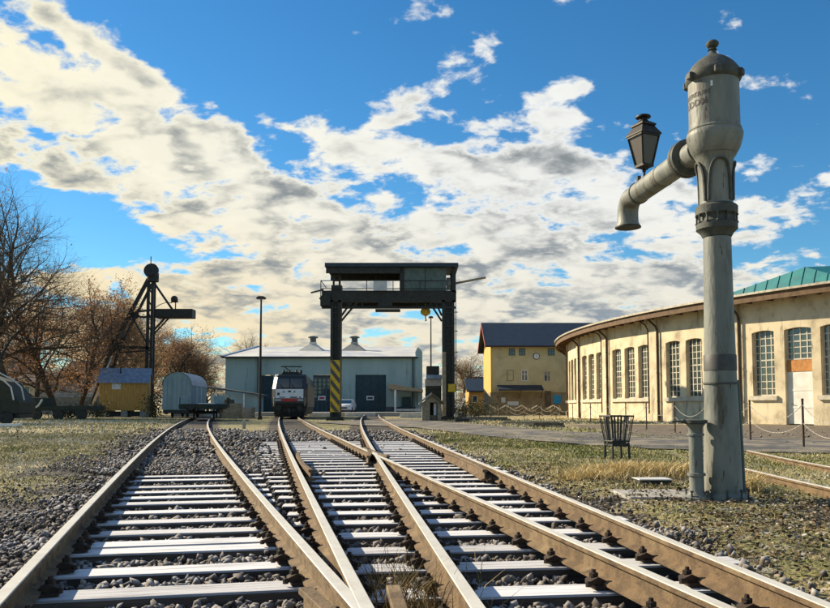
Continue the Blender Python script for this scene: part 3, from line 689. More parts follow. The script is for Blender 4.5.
def arch_fill(mb, b0, b1, r0, r1, zs, rise, zt):
    """wall above an opening with a segmental arch"""
    n = 6; vs = []
    for i in range(n + 1):
        b = b0 + (b1 - b0) * i / n; u = 2 * i / n - 1; z = zs + rise * (1 - u * u)
        for r, q in ((r0, z), (r1, z), (r1, zt), (r0, zt)): vs.append(rp(b, r, q))
    fs = []
    for i in range(n):
        for j in range(4): a = i * 4 + j; c = i * 4 + (j + 1) % 4; fs.append((a, a + 4, c + 4, c))
    mb.add(vs, fs)
openings = []
for k in range(NB):
    s = B0 + k * BAY
    if k == 6: ops = [(s + .7, s + 2.3, 'window'), (s + 3.0, s + 4.75, 'door'), (s + 5.3, s + 6.6, 'window')]
    else: ops = [(s + .65, s + 2.25, 'window'), (s + 2.85, s + 4.45, 'window'), (s + 5.0, s + 6.6, 'window')]
    prev = s
    for a, b, kd in ops:
        arc(wall, prev, a, 0, -.5, 0, ZT)
        if kd == 'window': arc(wall, a, b, 0, -.5, 0, ZW0)
        arch_fill(wall, a, b, 0, -.5, ZW1 - .06, .10, ZT)
        openings.append((a, b, kd)); prev = b
    arc(wall, prev, s + BAY, 0, -.5, 0, ZT)
wall.build('wall', 'cream', round_)
for k in range(NB):
    s = B0 + k * BAY
    m = MB(); arc(m, s + 6.75, s + 7.7, .13, .001, 0, ZT - .05); arc(m, s + 6.68, s + 7.78, .20, .001, 0, .55); m.build('pilaster', 'cream_plain', round_)
    m = MB(); arc(m, s + .5, s + 6.66 if k != 6 else s + 2.5, .16, -.02, ZS - .1, ZW0 - .004); m.build('sill', 'sill', round_)
    if k == 6: m = MB(); arc(m, s + 5.1, s + 6.66, .16, -.02, ZS - .1, ZW0 - .004); m.build('sill', 'sill', round_)
    # downpipe: drops from the gutter, bends back under the eave, runs down the wall
    m = MB()
    m.tube([rp(s + 7.86, 1.0, 7.44), rp(s + 7.86, .9, 7.25), rp(s + 7.86, .28, 6.75), rp(s + 7.86, .16, 6.5), rp(s + 7.86, .16, .12)], .075, 8)
    for z in (1.4, 3.4, 5.4): m.tube([rp(s + 7.86, .16, z), rp(s + 7.86, .16, z + .06)], .10, 8)
    m.build('downpipe', 'pipe', round_, smooth=True)
    if k in (3, 4, 5, 6):
        m = MB(); m.tube([rp(s + 6.55, .9, 7.3), rp(s + 6.55, .3, 7.0), rp(s + 6.66, .14, 6.6), rp(s + 6.66, .14, .3)], .05, 6); m.build('downpipe', 'pipe', round_, smooth=True)
for a, b, kd in openings:
    if b < -4: continue
    z0 = ZW0 if kd == 'window' else 0.0
    if kd == 'door':
        m = MB(); arc(m, a, b, -.20, -.26, .05, 3.05); d = m.build('door', 'white_door', round_); d['label'] = 'tall white door beneath an orange board'
        h = MB(); h.tube([rp(a + .25, -.19, 1.2), rp(a + .25, -.12, 1.2), rp(a + .42, -.12, 1.2)], .02, 6); h.build('handle', 'pipe', d)
        for zz in (.95, 1.95):
            h = MB(); arc(h, a + .12, b - .12, -.185, -.199, zz, zz + .1); h.build('rail', 'white_door', d)
        m = MB(); arc(m, a, b, -.17, -.25, 3.06, 3.72); m.build('transom_board', 'orange', round_)
        z0 = 3.74
    f = MB(); nb_, wd = 4, (b - a)
    fr_ = .09
    arc(f, a, a + fr_, -.24, -.32, z0, ZW1); arc(f, b - fr_, b, -.24, -.32, z0, ZW1); arc(f, a + fr_, b - fr_, -.24, -.32, z0, z0 + .08)
    for i in range(1, nb_): c = a + wd * i / nb_; arc(f, c - .035, c + .035, -.255, -.30, z0 + .08, ZW1)
    nz_ = 9 if kd == 'window' else 5
    for i in range(1, nz_): zz = z0 + (ZW1 - z0) * i / nz_; arc(f, a + fr_, b - fr_, -.258, -.302, zz - .024 - (.03 if i == nz_ // 2 + 1 else 0), zz + .024)
    wf = f.build('window', 'frame', round_)
    g_ = MB(); arc(g_, a, b, -.275, -.285, z0, ZW1 + .12); g_.build('pane', 'glass', wf)
# eaves: soffit boards, rafters, fascia and the low roof
m = MB(); arc(m, B0, B0 + NB * BAY, 1.08, -.4, ZT, ZT + .06, 1.5); m.build('soffit', 'soffit', round_)
m = MB(); arc(m, B0, B0 + NB * BAY, 1.13, 1.081, ZT - .22, ZT + .26, 1.5); m.build('fascia', 'soffit', round_)
m = MB(); arc(m, B0, B0 + NB * BAY, 1.27, 1.131, ZT + .20, ZT + .33, 1.5); m.build('gutter', 'gutter', round_)
raf = MB()
b = B0 + .6
while b < B0 + NB * BAY: arc(raf, b, b + .16, 1.07, .0, ZT - .16, ZT - .002, 1); b += 1.55
raf.build('rafter', 'soffit', round_)['kind'] = 'stuff'
rf = MB(); n = 50; vs = []; fs = []
for i in range(n + 1):
    b = B0 + NB * BAY * i / n
    for r, z in ((1.17, ZT + .27), (-9, ZT + .95), (-22, ZT + 1.5), (-22, ZT - 1)): vs.append(rp(b, r, z))
for i in range(n):
    for j in range(3): a = i * 4 + j; fs.append((a, a + 4, a + 5, a + 1))
rf.add(vs, fs); rf.build('roof', 'roof_navy', round_, fix=False)
# back walls so that the shed is a closed volume
m = MB(); arc(m, B0, B0 + NB * BAY, -21.5, -22, 0, ZT - .9, 3); arc(m, B0 - .6, B0, 0, -21.5, 0, ZT - .01, 1); arc(m, B0 + NB * BAY, B0 + NB * BAY + .6, 0, -21.5, 0, ZT - .01, 1); m.build('back_wall', 'cream', round_)
# the teal hipped roof rising behind the eaves
E1 = at(722, 296, 60); E2 = at(925, 300, 46); P1 = at(805, 267, 55); P2 = at(925, 262, 66); E4 = Vector((P2.x - 3, P2.y + 14, E1.z))
g_ = MB(); g_.add([E1, E2, P1, P2, E4, E1 - Vector((0, 0, 1.6)), E2 - Vector((0, 0, 1.6)), E4 - Vector((0, 0, 1.6))], [(0, 1, 2), (1, 3, 2), (0, 2, 3, 4), (5, 6, 1, 0), (4, 7, 5, 0)])
hip = g_.build('hipped_roof', 'roof_teal', round_)
fn = (E2 - E1).cross(P1 - E1).normalized()
if fn.y > 0: fn = -fn
for i in range(1, 16):
    u = i / 16; a = E1.lerp(E2, u); top = E1.lerp(P1, min(1, u / .44)) if u < .44 else P1.lerp(E2, (u - .44) / .56)
    d_ = (P1 - E1.lerp(E2, .44)); L = 1.0 * (u / .44 if u < .44 else (1 - u) / .56)
    q = a + d_ * L
    if (q - a).length > .3:
        s_ = MB(); s_.bar(a + fn * .02, q + fn * .02, .07, .06, fn); s_.build('roof_seam', 'roof_teal', hip)

# ------------------------------------------------------------------ ochre house
hd = thing('house', 'tall ochre house with dark slate roof and round clock on its front', 'house', at(491, 407, 100) * 1, R(0))
hd.location.z = 0
hl = lambda px, py: ((px - 491) / 7.8 / .985, (HOR - py) / 7.8 + CAMH)       # front elevation
WL, DP, ZE, ZR = 14.5, 10.5, 9.15, 12.2
m = MB(); m.prism([(0, 0, 2.9), (0, DP, 2.9), (0, DP, ZE), (0, DP / 2, ZR - .25), (0, 0, ZE)], (.25, 0, 0)); m.build('gable', 'gable', hd)
m = MB(); m.box(.252, WL, 0, DP, 2.9, ZE); m.prism([(.252, 0, ZE), (.252, DP, ZE), (.252, DP / 2, ZR - .3)], (WL - .252, 0, 0)); m.build('wall', 'yellow', hd)
m = MB(); m.box(-.06, WL, -.06, DP, -.1, 2.88); m.build('wall_base', 'yellow_low', hd)
for sgn in (1, -1):
    m = MB(); y0 = DP / 2 - sgn * (DP / 2 + .9); k = (ZR - ZE) / (DP / 2); ze = ZR - k * (DP / 2 + .9)
    m.prism([(-.7, y0, ze), (-.7, DP / 2, ZR), (-.7, DP / 2, ZR + .22), (-.7, y0, ze + .22)], (WL + 1.4, 0, 0)); m.build('roof', 'roof_navy', hd)
    m = MB(); m.prism([(-.78, y0, ze - .25), (-.78, DP / 2, ZR - .25), (-.78, DP / 2, ZR + .24), (-.78, y0, ze + .24)], (.07, 0, 0)); m.build('barge_board', 'red', hd)
m = MB(); m.tube([(-.8, -.95, ze + .1), (WL + .8, -.95, ze + .1)], .09, 6); m.build('gutter', 'pipe', hd)
def win(px0, px1, py0, py1, par, fr='white', gl='glass_blue', cross=True):
    x0, z1 = hl(px0, py0); x1, z0 = hl(px1, py1)
    f = MB(); w = .09
    f.box(x0, x0 + w, -.05, .05, z0, z1); f.box(x1 - w, x1, -.05, .05, z0, z1); f.box(x0 + w, x1 - w, -.05, .05, z0, z0 + w); f.box(x0 + w, x1 - w, -.05, .05, z1 - w, z1)
    if cross: c = (x0 + x1) / 2; f.box(c - .035, c + .035, -.045, .045, z0 + w, z1 - w); zc = z0 + (z1 - z0) * .62; f.box(x0 + w, c - .035, -.043, .043, zc - .03, zc + .03); f.box(c + .035, x1 - w, -.043, .043, zc - .03, zc + .03)
    o = f.build('window', fr, par); g = MB(); g.box(x0 + .03, x1 - .03, -.025, .04, z0 + .03, z1 - .03); g.build('pane', gl, o); return o
win(509, 515, 348.5, 355.5, hd, 'winframe_dark'); win(519, 525, 348.5, 355.5, hd, 'winframe_dark'); win(547.5, 554, 348.5, 355.5, hd, 'winframe_dark'); win(521, 527.5, 370, 381, hd); win(543.3, 549.8, 371, 381.5, hd, 'sill'); win(565, 571, 371, 381.5, hd)
x0, z1 = hl(507, 370); x1, z0 = hl(513.5, 381); m = MB(); m.box(x0, x1, -.05, .02, z0, z1); bw = m.build('blind_window', 'yellow_low', hd)
m = MB(); m.box(x0 + .1, x1 - .1, -.058, -.045, z0 + .1, z1 - .1); m.build('infill', 'yellow', bw)
cxx, cz = hl(536, 356.3)
m = MB(); m.lathe([(.42, 0), (.42, .10)], 24, Matrix.Translation((cxx, -.11, cz)) @ Matrix.Rotation(R(-90), 4, 'X')); ck = m.build('clock', 'pipe', hd)
m = MB(); m.lathe([(.34, 0), (.34, .02)], 24, Matrix.Translation((cxx, -.125, cz)) @ Matrix.Rotation(R(-90), 4, 'X')); m.build('dial', 'white', ck)
m = MB(); m.bar((cxx, -.135, cz), (cxx + .02, -.135, cz + .25), .04, .015, (0, 1, 0)); m.bar((cxx, -.135, cz), (cxx + .16, -.135, cz - .05), .05, .015, (0, 1, 0)); m.build('hands', 'pipe', ck)
x0, zc1 = hl(497, 386); x1, zc0 = hl(541, 390.8)
m = MB(); m.prism([(x0, .05, zc1), (x0, -1.7, zc0), (x0, -1.7, zc0 + .14), (x0, .05, zc1 + .14)], (x1 - x0, 0, 0)); m.build('canopy', 'roof_navy', hd)
for px in (498, 519, 540): xx, _ = hl(px, 0); m = MB(); m.bar((xx, -.06, zc0 - .9), (xx, -1.5, zc0 + .02), .09); m.build('bracket', 'wood', hd)
win(508, 517, 393.5, 400.5, hd, 'wood'); win(532, 536, 398, 404, hd, 'winframe_dark', cross=False)
def panel(px0, px1, py0, py1, mat, name, y=-.10, d=.04):
    x0, z1 = hl(px0, py0); x1, z0 = hl(px1, py1); m = MB(); m.box(x0, x1, y - d, y, z0, z1); return m.build(name, mat, hd, bevel=.008)
panel(507, 518, 401.5, 405.5, 'white', 'notice_board'); panel(501, 505, 397.5, 402.5, 'white', 'poster'); panel(552, 559.5, 395.2, 403.5, 'sky_blue', 'blue_board')
panel(543.8, 550.2, 391, 406.5, 'wood', 'door', -.062, .05)

# ------------------------------------------------------------------ grey hall
hall = thing('hall', 'long grey green locomotive hall with pale roof and two roof vents', 'hall', (0, 0, 0))
HD = 100.0
hx = lambda px: at(px, 400, HD).x
hz = lambda py: at(415, py, HD).z
X0, X1 = hx(225), hx(416.5); ZE = hz(357.5)
doors = ((261, 273, 375.5, 411), (313, 330.5, 375, 411), (355.3, 386, 374.5, 411))
m = MB(); xs_ = [X0]; zt_ = hz(374.8)
for a, b, c, d in doors: m.box(xs_[-1], hx(a), HD, HD + .4, 0, zt_); xs_.append(hx(b))
m.box(xs_[-1], X1, HD, HD + .4, 0, zt_); m.box(X0, X1, HD, HD + .4, zt_, ZE); m.box(X0, X0 + .4, HD + .401, HD + 24, 0, ZE); m.box(X1 - .4, X1, HD + .401, HD + 24, 0, ZE); m.build('wall', 'hall', hall)
xs_ = [X0 - .03]
for a, b, c, d in doors: m = MB(); m.box(xs_[-1], hx(a) - .02, HD - .05, HD, 0, 1.05); m.build('plinth', 'hall_low', hall); xs_.append(hx(b) + .02)
m = MB(); m.box(xs_[-1], X1 + .03, HD - .05, HD, 0, 1.05); m.build('plinth', 'hall_low', hall)
RB = HD + 18; zr = at(415, 347.5, RB).z; xl = at(258, 350, RB).x; xr = at(415.5, 350, RB).x
m = MB(); m.add([(X0 - .35, HD - .45, ZE), (X1 + .2, HD - .45, ZE), (xr, RB, zr), (xl, RB, zr), (X0 - .35, HD - .45, ZE + .12), (X1 + .2, HD - .45, ZE + .12), (xr, RB, zr + .12), (xl, RB, zr + .12), (xr, RB + 7, ZE), (xl, RB + 7, ZE)],
                [(0, 1, 5, 4), (4, 5, 6, 7), (1, 2, 6, 5), (0, 4, 7, 3), (7, 6, 8, 9)]); m.build('roof', 'roof_pale', hall)
m = MB(); m.bar((X0 - .40, HD - .46, ZE + .12), (xl - .05, RB, zr + .16), .5, .22); m.build('roof_edge', 'roof_blue', hall)
m = MB(); m.box(X0 - .4, X1 + .2, HD - .62, HD - .46, ZE - .14, ZE + .06); m.build('gutter', 'steel_dark', hall)
m = MB(); m.box(X1 - .15, X1 + .75, HD - .2, HD + 16, 0, hz(352)); m.prism([(X1 - .15, HD - .2, hz(352)), (X1 + .75, HD - .2, hz(352)), (X1 + .2, HD - .2, hz(347))], (0, 1.2, 0)); m.build('parapet', 'hall', hall)
m = MB(); m.tube([(hx(258.6), HD - .25, ZE - .1), (hx(258.6), HD - .25, .1)], .16, 8); m.build('downpipe', 'hall_low', hall)
m = MB(); m.tube([(hx(413), HD - .12, ZE - .1), (hx(413), HD - .12, .1)], .09, 8); m.build('downpipe', 'hall_low', hall)
for (a, b, c, d), kd in zip(doors, 'dgd'):
    x0, x1, z1 = hx(a), hx(b), hz(c)
    f = MB(); f.box(x0, x1, HD + .18, HD + .26, 0, z1); dr_ = f.build('door', 'door_blue', hall)
    e = MB(); nn = 4
    for i in range(nn + 1): q = x0 + (x1 - x0) * i / nn; e.box(max(x0, q - .06), min(x1, q + .06), HD + .12, HD + .179, .04, z1)
    for zz in (.04, z1 * .35, z1 * .92): e.box(x0, x1, HD + .15, HD + .178, zz, zz + .14)
    e.build('frame', 'hall_low' if kd == 'g' else 'door_blue', dr_)
    if kd == 'g':
        for i in range(4):
            for j in range(5):
                if i == 1 and j == 0: continue
                w = (x1 - x0) / 4; h = (z1 * .92 - z1 * .42) / 5; p = MB(); p.box(x0 + w * i + .11, x0 + w * (i + 1) - .11, HD + .165, HD + .176, z1 * .42 + h * j + .05, z1 * .42 + h * (j + 1) - .05); p.build('pane', 'glass_blue', dr_)
    if b - a > 14:
        cxx = hx((a + b) / 2 - (0 if kd == 'g' else .5)); zz = hz(398)
        s_ = MB(); s_.box(cxx - .48, cxx + .48, HD + .05, HD + .10, zz - .28, zz + .28); sg = s_.build('sign', 'white', hall, bevel=.03); sg['label'] = 'small white door plate with a %s mark' % ('red' if kd == 'g' else 'dark')
        s_ = MB(); s_.box(cxx - .33, cxx + .33, HD + .04, HD + .049, zz - .13, zz + .13); s_.build('mark', 'red_sign' if kd == 'g' else 'door_blue', sg)
for px in (313, 354.5):
    vx, vy = at(px, 352, 111).x, 111; zb = at(px, 354.5, 111).z; zt = at(px, 344, 111).z
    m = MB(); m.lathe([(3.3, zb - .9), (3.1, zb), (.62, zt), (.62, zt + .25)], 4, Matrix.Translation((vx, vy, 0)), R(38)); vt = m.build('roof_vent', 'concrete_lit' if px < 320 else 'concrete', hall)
    m = MB(); m.lathe([(.44, zt + .2), (.44, zt + .85), (.72, zt + .86), (.72, zt + 1.02), (.35, zt + 1.15)], 14, Matrix.Translation((vx, vy, 0))); m.build('cowl', 'hall_low', vt, smooth=True)
lm = at(216.5, 369, HD + 30)
# side wing and canopy left of the hall
wg = thing('lean_to_shed', 'low grey lean-to shed with sloping roof left of the hall', 'shed', (at(232, 410, 94).x, 94, 0))
m = MB(); m.box(-2.6, 3.0, 0, 4, 0, 2.55); m.build('wall', 'hall', wg)
m = MB(); m.prism([(-3.3, -.5, 3.35), (3.6, -.5, 2.35), (3.6, -.5, 2.55), (-3.3, -.5, 3.55)], (0, 4.6, 0)); m.build('roof', 'hall_low', wg)
m = MB(); m.box(-.55, .25, -.05, .05, .1, 1.9); m.build('door', 'door_blue', wg)
for xx in (-1.8, 1.5): m = MB(); m.box(xx - .08, xx + .08, -.42, -.30, 0, 2.9 - xx * .12); m.build('post', 'white', wg)
cn = thing('canopy', 'small lean-to canopy on a white post at the right of the hall', 'canopy', (at(405, 412, 96).x, 96, 0))
xa, xb = at(388.5, 390, 96).x - cn.location.x, at(423, 390, 96).x - cn.location.x; za, zb_ = at(0, 383.5, 96).z, at(0, 389.5, 96).z
m = MB(); m.prism([(xa, -.6, za - .7), (xb, -.6, zb_ - .3), (xb, -.6, zb_), (xa, -.6, za)], (0, 4.4, 0)); m.build('roof', 'wood_light', cn)
px_l = at(395.3, 400, 96).x - cn.location.x
m = MB(); m.box(px_l - .12, px_l + .12, -.5, -.26, 0, za - .75); m.build('post', 'white', cn)
m = MB(); m.box(px_l + .8, px_l + 1.9, 3.4, 3.7, .1, 2.3); m.build('door', 'door_blue', cn)
m = MB(); m.box(px_l + .13, xb - .3, -.4, -.3, .55, .8); m.build('rail', 'concrete_lit', cn)

# ------------------------------------------------------------------ far houses and sheds
def far_house(px0, px1, pe, pr, D, label, wallm, roofm, wins=()):
    a, b = at(px0, 400, D), at(px1, 400, D); w = b.x - a.x; ze, zr = at(0, pe, D).z, at(0, pr, D + 4).z
    h = thing('house' if w > 4 else 'shed', label, 'house' if w > 4 else 'shed', ((a.x + b.x) / 2, D, 0))
    m = MB(); m.box(-w / 2, w / 2, 0, 8, 0, ze); m.prism([(-w / 2, 0, ze), (-w / 2, 8, ze), (-w / 2, 4, zr - .1)], (w, 0, 0)); m.build('wall', wallm, h)
    for sg in (0, 1):
        m = MB(); y0 = -.6 if sg == 0 else 8.6; m.prism([(-w / 2 - .4, y0, ze - .15), (-w / 2 - .4, 4, zr), (-w / 2 - .4, 4, zr + .2), (-w / 2 - .4, y0, ze + .05)], (w + .8, 0, 0)); m.build('roof', roofm, h)
    for (q0, q1, r0, r1) in wins:
        x0, x1 = at(q0, 400, D).x - h.location.x, at(q1, 400, D).x - h.location.x; z1, z0 = at(0, r0, D).z, at(0, r1, D).z
        f = MB(); f.box(x0 - .1, x1 + .1, -.06, -.005, z0 - .1, z1 + .1); f = f.build('window', 'white', h); g = MB(); g.box(x0, x1, -.09, -.061, z0, z1); g.build('pane', 'glass_blue', f)
    return h
MT['far_white'] = M('far_white_render', (.44, .45, .42), (.36, .38, .36), 1, .95)
MT['far_blue'] = M('far_grey_render', (.26, .31, .35), (.22, .27, .31), 1, .95)
MT['far_cream'] = M('far_cream_render', (.52, .49, .38), (.44, .41, .31), 1, .95)
MT['far_roof'] = M('far_brown_roof', (.10, .065, .05), (.075, .05, .04), 2, .9)
far_house(-14, 10, 362, 348, 118, 'grey blue house half hidden behind the bare trees at the far left', 'far_blue', 'roof_navy', ((1, 4, 366, 372), (6, 9, 366, 372), (-5, -2, 366, 372)))
far_house(62, 86, 374, 362, 122, 'pale white house with two windows seen through the trees beside the ochre hut', 'far_white', 'far_roof', ((69, 72, 376, 382), (76, 79, 376, 382)))
far_house(9, 34, 384, 374, 108, 'low cream house behind the grey fence at the left', 'far_cream', 'far_roof', ((25, 29, 386.5, 393),))
far_house(36, 50, 380, 372, 112, 'small cream outbuilding behind the fence between the tree trunks', 'far_white', 'far_roof')
far_house(469, 484, 391, 380, 118, 'brown timber shed with dark roof left of the ochre house', 'hut', 'roof_navy', ((473, 477, 396, 402),))
far_house(474, 492, 387, 378, 130, 'cream house with a slate roof showing just left of the ochre house', 'far_cream', 'roof_navy')
fe = thing('board_fence', 'long grey board fence below the bare trees', 'fence', (0, 92, 0))
xa, xb = at(8, 400, 92).x, at(116, 400, 92).x; k = 0; xx = xa
bm_ = MB(); bm_.box(-.135, .135, -.02, .02, 0, 1.9); bme = bm_.mesh('board', 'fence_grey')
while xx < xb:
    place(bme, 'board', fe, (xx, rng.uniform(-.012, .012), rng.uniform(.25, .36))); xx += .285
    if k % 9 == 0: m = MB(); m.box(xx - .22, xx - .06, .05, .2, 0, 2.35); m.build('post', 'wood', fe)
    k += 1
m = MB(); m.box(xa, xb, .025, .07, .6, .72); m.box(xa, xb, .025, .07, 1.7, 1.82); m.build('rail', 'wood', fe)
# ------------------------------------------------------------------ water crane
wc0 = at(723.5, 498, 8.85)
CRX, CRY = wc0.x, 8.85
wc = thing('water_crane', 'tall grey cast iron water crane with a domed tank and long outlet arm', 'water crane', (CRX, CRY, 0))
zy = lambda py: at(718, py, CRY).z
def rpx(w, py): return w / 2 * (CRY * math.cos(PITCH) + (zy(py) - CAMH) * math.sin(PITCH)) / F
prof = [(rpx(46, 498), -.05), (rpx(46, 498), .03), (rpx(41, 495), .045), (rpx(39, 494), .07)]
for i in range(13): py = 492 - i / 12 * (492 - 238); prof.append((rpx(float(np.interp(py, [238, 275, 345, 380, 421, 470, 492], [26.6, 27.2, 29.4, 30.8, 33.2, 35.8, 36.8])), py), zy(py)))
m = MB(); m.lathe(prof, 40); m.build('column', 'crane', wc, smooth=True)
m = MB(); r_ = rpx(30.6, 362); m.lathe([(r_, zy(371)), (r_ + .004, zy(370.6)), (r_ + .003, zy(355.4)), (r_, zy(355))], 40); m.build('band', 'band', wc, smooth=True)
# flanged joint
m = MB(); P = [(27.5, 237.5), (31, 234), (37, 231), (39.5, 230), (39.5, 224.5), (36, 223.5), (33, 221.5), (33, 217.5), (36, 216), (40, 215), (40.5, 208), (38, 206.5), (33, 205)]
m.lathe([(rpx(w, p), zy(p)) for w, p in P], 40); fl = m.build('flange', 'crane_rust', wc, smooth=True)
nut = MB(); nut.lathe([(.020, -.055), (.020, -.035), (.011, -.034), (.011, .034), (.020, .035), (.020, .055)], 6); nme = nut.mesh('bolt', 'crane_rust')
rb = rpx(37.5, 219)
for i in range(12): a = 2 * PI * i / 12 + .2; place(nme, 'bolt', fl, (rb * math.cos(a), rb * math.sin(a), zy(219.5)), a)
# neck with arched panels
m = MB(); m.lathe([(rpx(32, 206), zy(206)), (rpx(31.5, 195), zy(195)), (rpx(32.5, 175), zy(175)), (rpx(35, 160), zy(160)), (rpx(40, 156.5), zy(156.5))], 40); m.build('neck', 'crane', wc, smooth=True)
for ang in (-90, 0, 90, 180):
    m = MB(); pts = []
    zb, zt = zy(203), zy(163)
    for i in range(15):
        u = i / 14; w = .66 * math.sin(PI * (u - .5)); zz = zb + (zt - zb) * (1 - abs(2 * u - 1) ** 2.6)
        a = R(ang - 6) + w; rr = rpx(32.4, 180) + .012 + (.012 if zz > zt - .08 else 0)
        pts.append((rr * math.cos(a), rr * math.sin(a), zz))
    m.tube(pts, .016, 6); m.build('arch_moulding', 'crane_rust', wc, smooth=True)
# tank
P = [(35, 157.5), (41, 155), (47, 150), (51, 144), (53.5, 138.5), (53.8, 135), (52, 133.3), (50.5, 132.5), (51.5, 131.5), (50.5, 130.2), (48.5, 129.5), (48.2, 118), (48.2, 84)]
m = MB(); m.lathe([(rpx(w, p), zy(p)) for w, p in P], 48); m.build('tank', 'crane', wc, smooth=True)
P = [(49, 84), (51.5, 82.5), (53.5, 80.5), (53.5, 76), (52.5, 74.5), (50, 73), (46, 70), (42.5, 67.5), (38, 65), (32, 62.2), (25, 59.6), (17.5, 57.4), (11.5, 55.6), (8, 53.6), (6, 51.5), (5.4, 49.5)]
m = MB(); m.lathe([(rpx(w, p), zy(p)) for w, p in P], 48); dome = m.build('dome', 'crane_rust', wc, smooth=True)
for i in range(6):
    a = R(60 * i + 18); rr = rpx(52.5, 79); m = MB(); m.box(-.035, .042, -.04, .04, -.05, .035, Matrix.Translation((rr * math.cos(a), rr * math.sin(a), zy(79))) @ Matrix.Rotation(a, 4, 'Z')); m.build('lug', 'crane_rust', dome, bevel=.012)
m = MB(); m.lathe([(rpx(9, 50), zy(50.2)), (rpx(6, 49), zy(49)), (rpx(5, 48), zy(48)), (rpx(8.5, 47.3), zy(47.3)), (rpx(12, 45.4), zy(45.4)), (rpx(12.4, 43.6), zy(43.6)), (rpx(9, 41.4), zy(41.4)), (.004, zy(40.8))], 20); m.build('finial', 'crane_rust', dome, smooth=True)
# outlet arm: horizontal pipe lying parallel to the track, away from the camera
zA = at(690, 151, 9.05).z
a0 = Vector((-.12, .16, zA)); dirA = (Vector((at(630, 196, 11.2).x - CRX, 11.2 - CRY, 0)) - Vector((a0.x, a0.y, 0))).normalized(); LA = 2.28
zsp = at(630, 226, 11.2).z
def am(t_, dz=0.): return a0 + dirA * t_ + Vector((0, 0, dz))
m = MB(); pts = [am(0), am(LA - .18)]; rr = [.150, .146]
for i in range(1, 9): an = R(90) * i / 8; pts.append(am(LA - .18 + .20 * math.sin(an), -.20 * (1 - math.cos(an)))); rr.append(.150)
pts += [am(LA + .02, zsp - zA + .07), am(LA + .02, zsp - zA + .03), am(LA + .02, zsp - zA)]; rr += [.152, .172, .177]
m.tube(pts, rr, 24); arm = m.build('outlet_arm', 'crane', wc, smooth=True)
m = MB()
rot = dirA.to_track_quat('Z', 'Y').to_matrix().to_4x4()
m.lathe([(.165, -.02), (.225, 0), (.230, .05), (.165, .055)], 32, Matrix.Translation(am(.26)) @ rot); m.lathe([(.165, .06), (.232, .062), (.232, .115), (.19, .13), (.165, .17)], 32, Matrix.Translation(am(.26)) @ rot); m.build('collar', 'crane_rust', arm, smooth=True)
m = MB(); m.lathe([(.144, -.02), (.158, -.018), (.158, .018), (.144, .02)], 24, Matrix.Translation(am(LA - .42)) @ rot); m.box(-.025, .025, -.03, .03, 0, .09, Matrix.Translation(am(LA - .42, .15))); m.build('clamp', 'crane_rust', arm, smooth=True)
m = MB(); m.lathe([(.146, -.003), (.1525, 0), (.146, .003)], 24, Matrix.Translation(am(1.0)) @ rot); m.build('weld_seam', 'crane_rust', arm, smooth=True)
m = MB(); m.lathe([(.166, -.006), (.187, -.006), (.187, .012), (.166, .012)], 24, Matrix.Translation(am(LA + .02, zsp - zA))); m.build('spout_lip', 'steel_dark', arm, smooth=True)
# cable pipe up the column with its bracket
c0 = at(745, 497, 8.80); c1 = at(740, 404, 8.80); c2 = at(739.2, 380, 8.82)
m = MB(); m.tube([(c0.x - CRX, -.03, 0.0), (c1.x - CRX, -.03, c1.z), (c2.x - CRX - .01, -.02, c2.z)], [.024, .022, .014], 8); m.build('conduit', 'steel_grey', wc, smooth=True)
m = MB(); m.lathe([(rpx(31.4, 384), zy(384.5)), (rpx(31.4, 384) + .012, zy(384.3)), (rpx(31.4, 384) + .012, zy(382.7)), (rpx(31.4, 384), zy(382.5))], 32); m.build('bracket', 'crane_rust', wc, smooth=True)
for i in range(10):
    a = 2 * PI * i / 10 + .1; place(nme, 'bolt', wc, (.262 * math.cos(a), .262 * math.sin(a), .06), a)
# painted lettering, two lines round the left of the tank
def curved_text(body, size, zc, ang, parent, rr):
    cu = bpy.data.curves.new('lettering', 'FONT'); cu.body = body; cu.size = size; cu.align_x = 'CENTER'; cu.extrude = .0
    cu.space_character = 1.02; cu.resolution_u = 2; cu.offset = .0018
    o = bpy.data.objects.new('tmp', cu); COL.objects.link(o); dg = bpy.context.evaluated_depsgraph_get(); me = bpy.data.meshes.new_from_object(o.evaluated_get(dg))
    bpy.data.objects.remove(o)
    bm = bmesh.new(); bm.from_mesh(me); bmesh.ops.subdivide_edges(bm, edges=[e for e in bm.edges if e.calc_length() > .03], cuts=2)
    bmesh.ops.triangulate(bm, faces=bm.faces)
    for v in bm.verts:
        a = R(ang) + v.co.x / rr; z_ = v.co.y * 1.0 + zc; v.co = Vector(((rr + .003) * math.cos(a), (rr + .003) * math.sin(a), z_))
    bm.to_mesh(me); bm.free(); me.materials.clear(); me.materials.append(MT['lettering'])
    t_ = bpy.data.objects.new('lettering', me); COL.objects.link(t_); t_.parent = parent
rr = rpx(48.2, 100)
curved_text('WASSERKRAN', .072, zy(101), 193, wc, rr)
curved_text('SÜDDM', .108, zy(110.5), 197, wc, rr)
m = MB(); m.box(-.012, .012, -.004, .004, -.03, .03, Matrix.Translation((rr * math.cos(R(245)), rr * math.sin(R(245)), zy(92))) @ Matrix.Rotation(R(245 + 90), 4, 'Z')); m.build('sticker', 'white', wc)

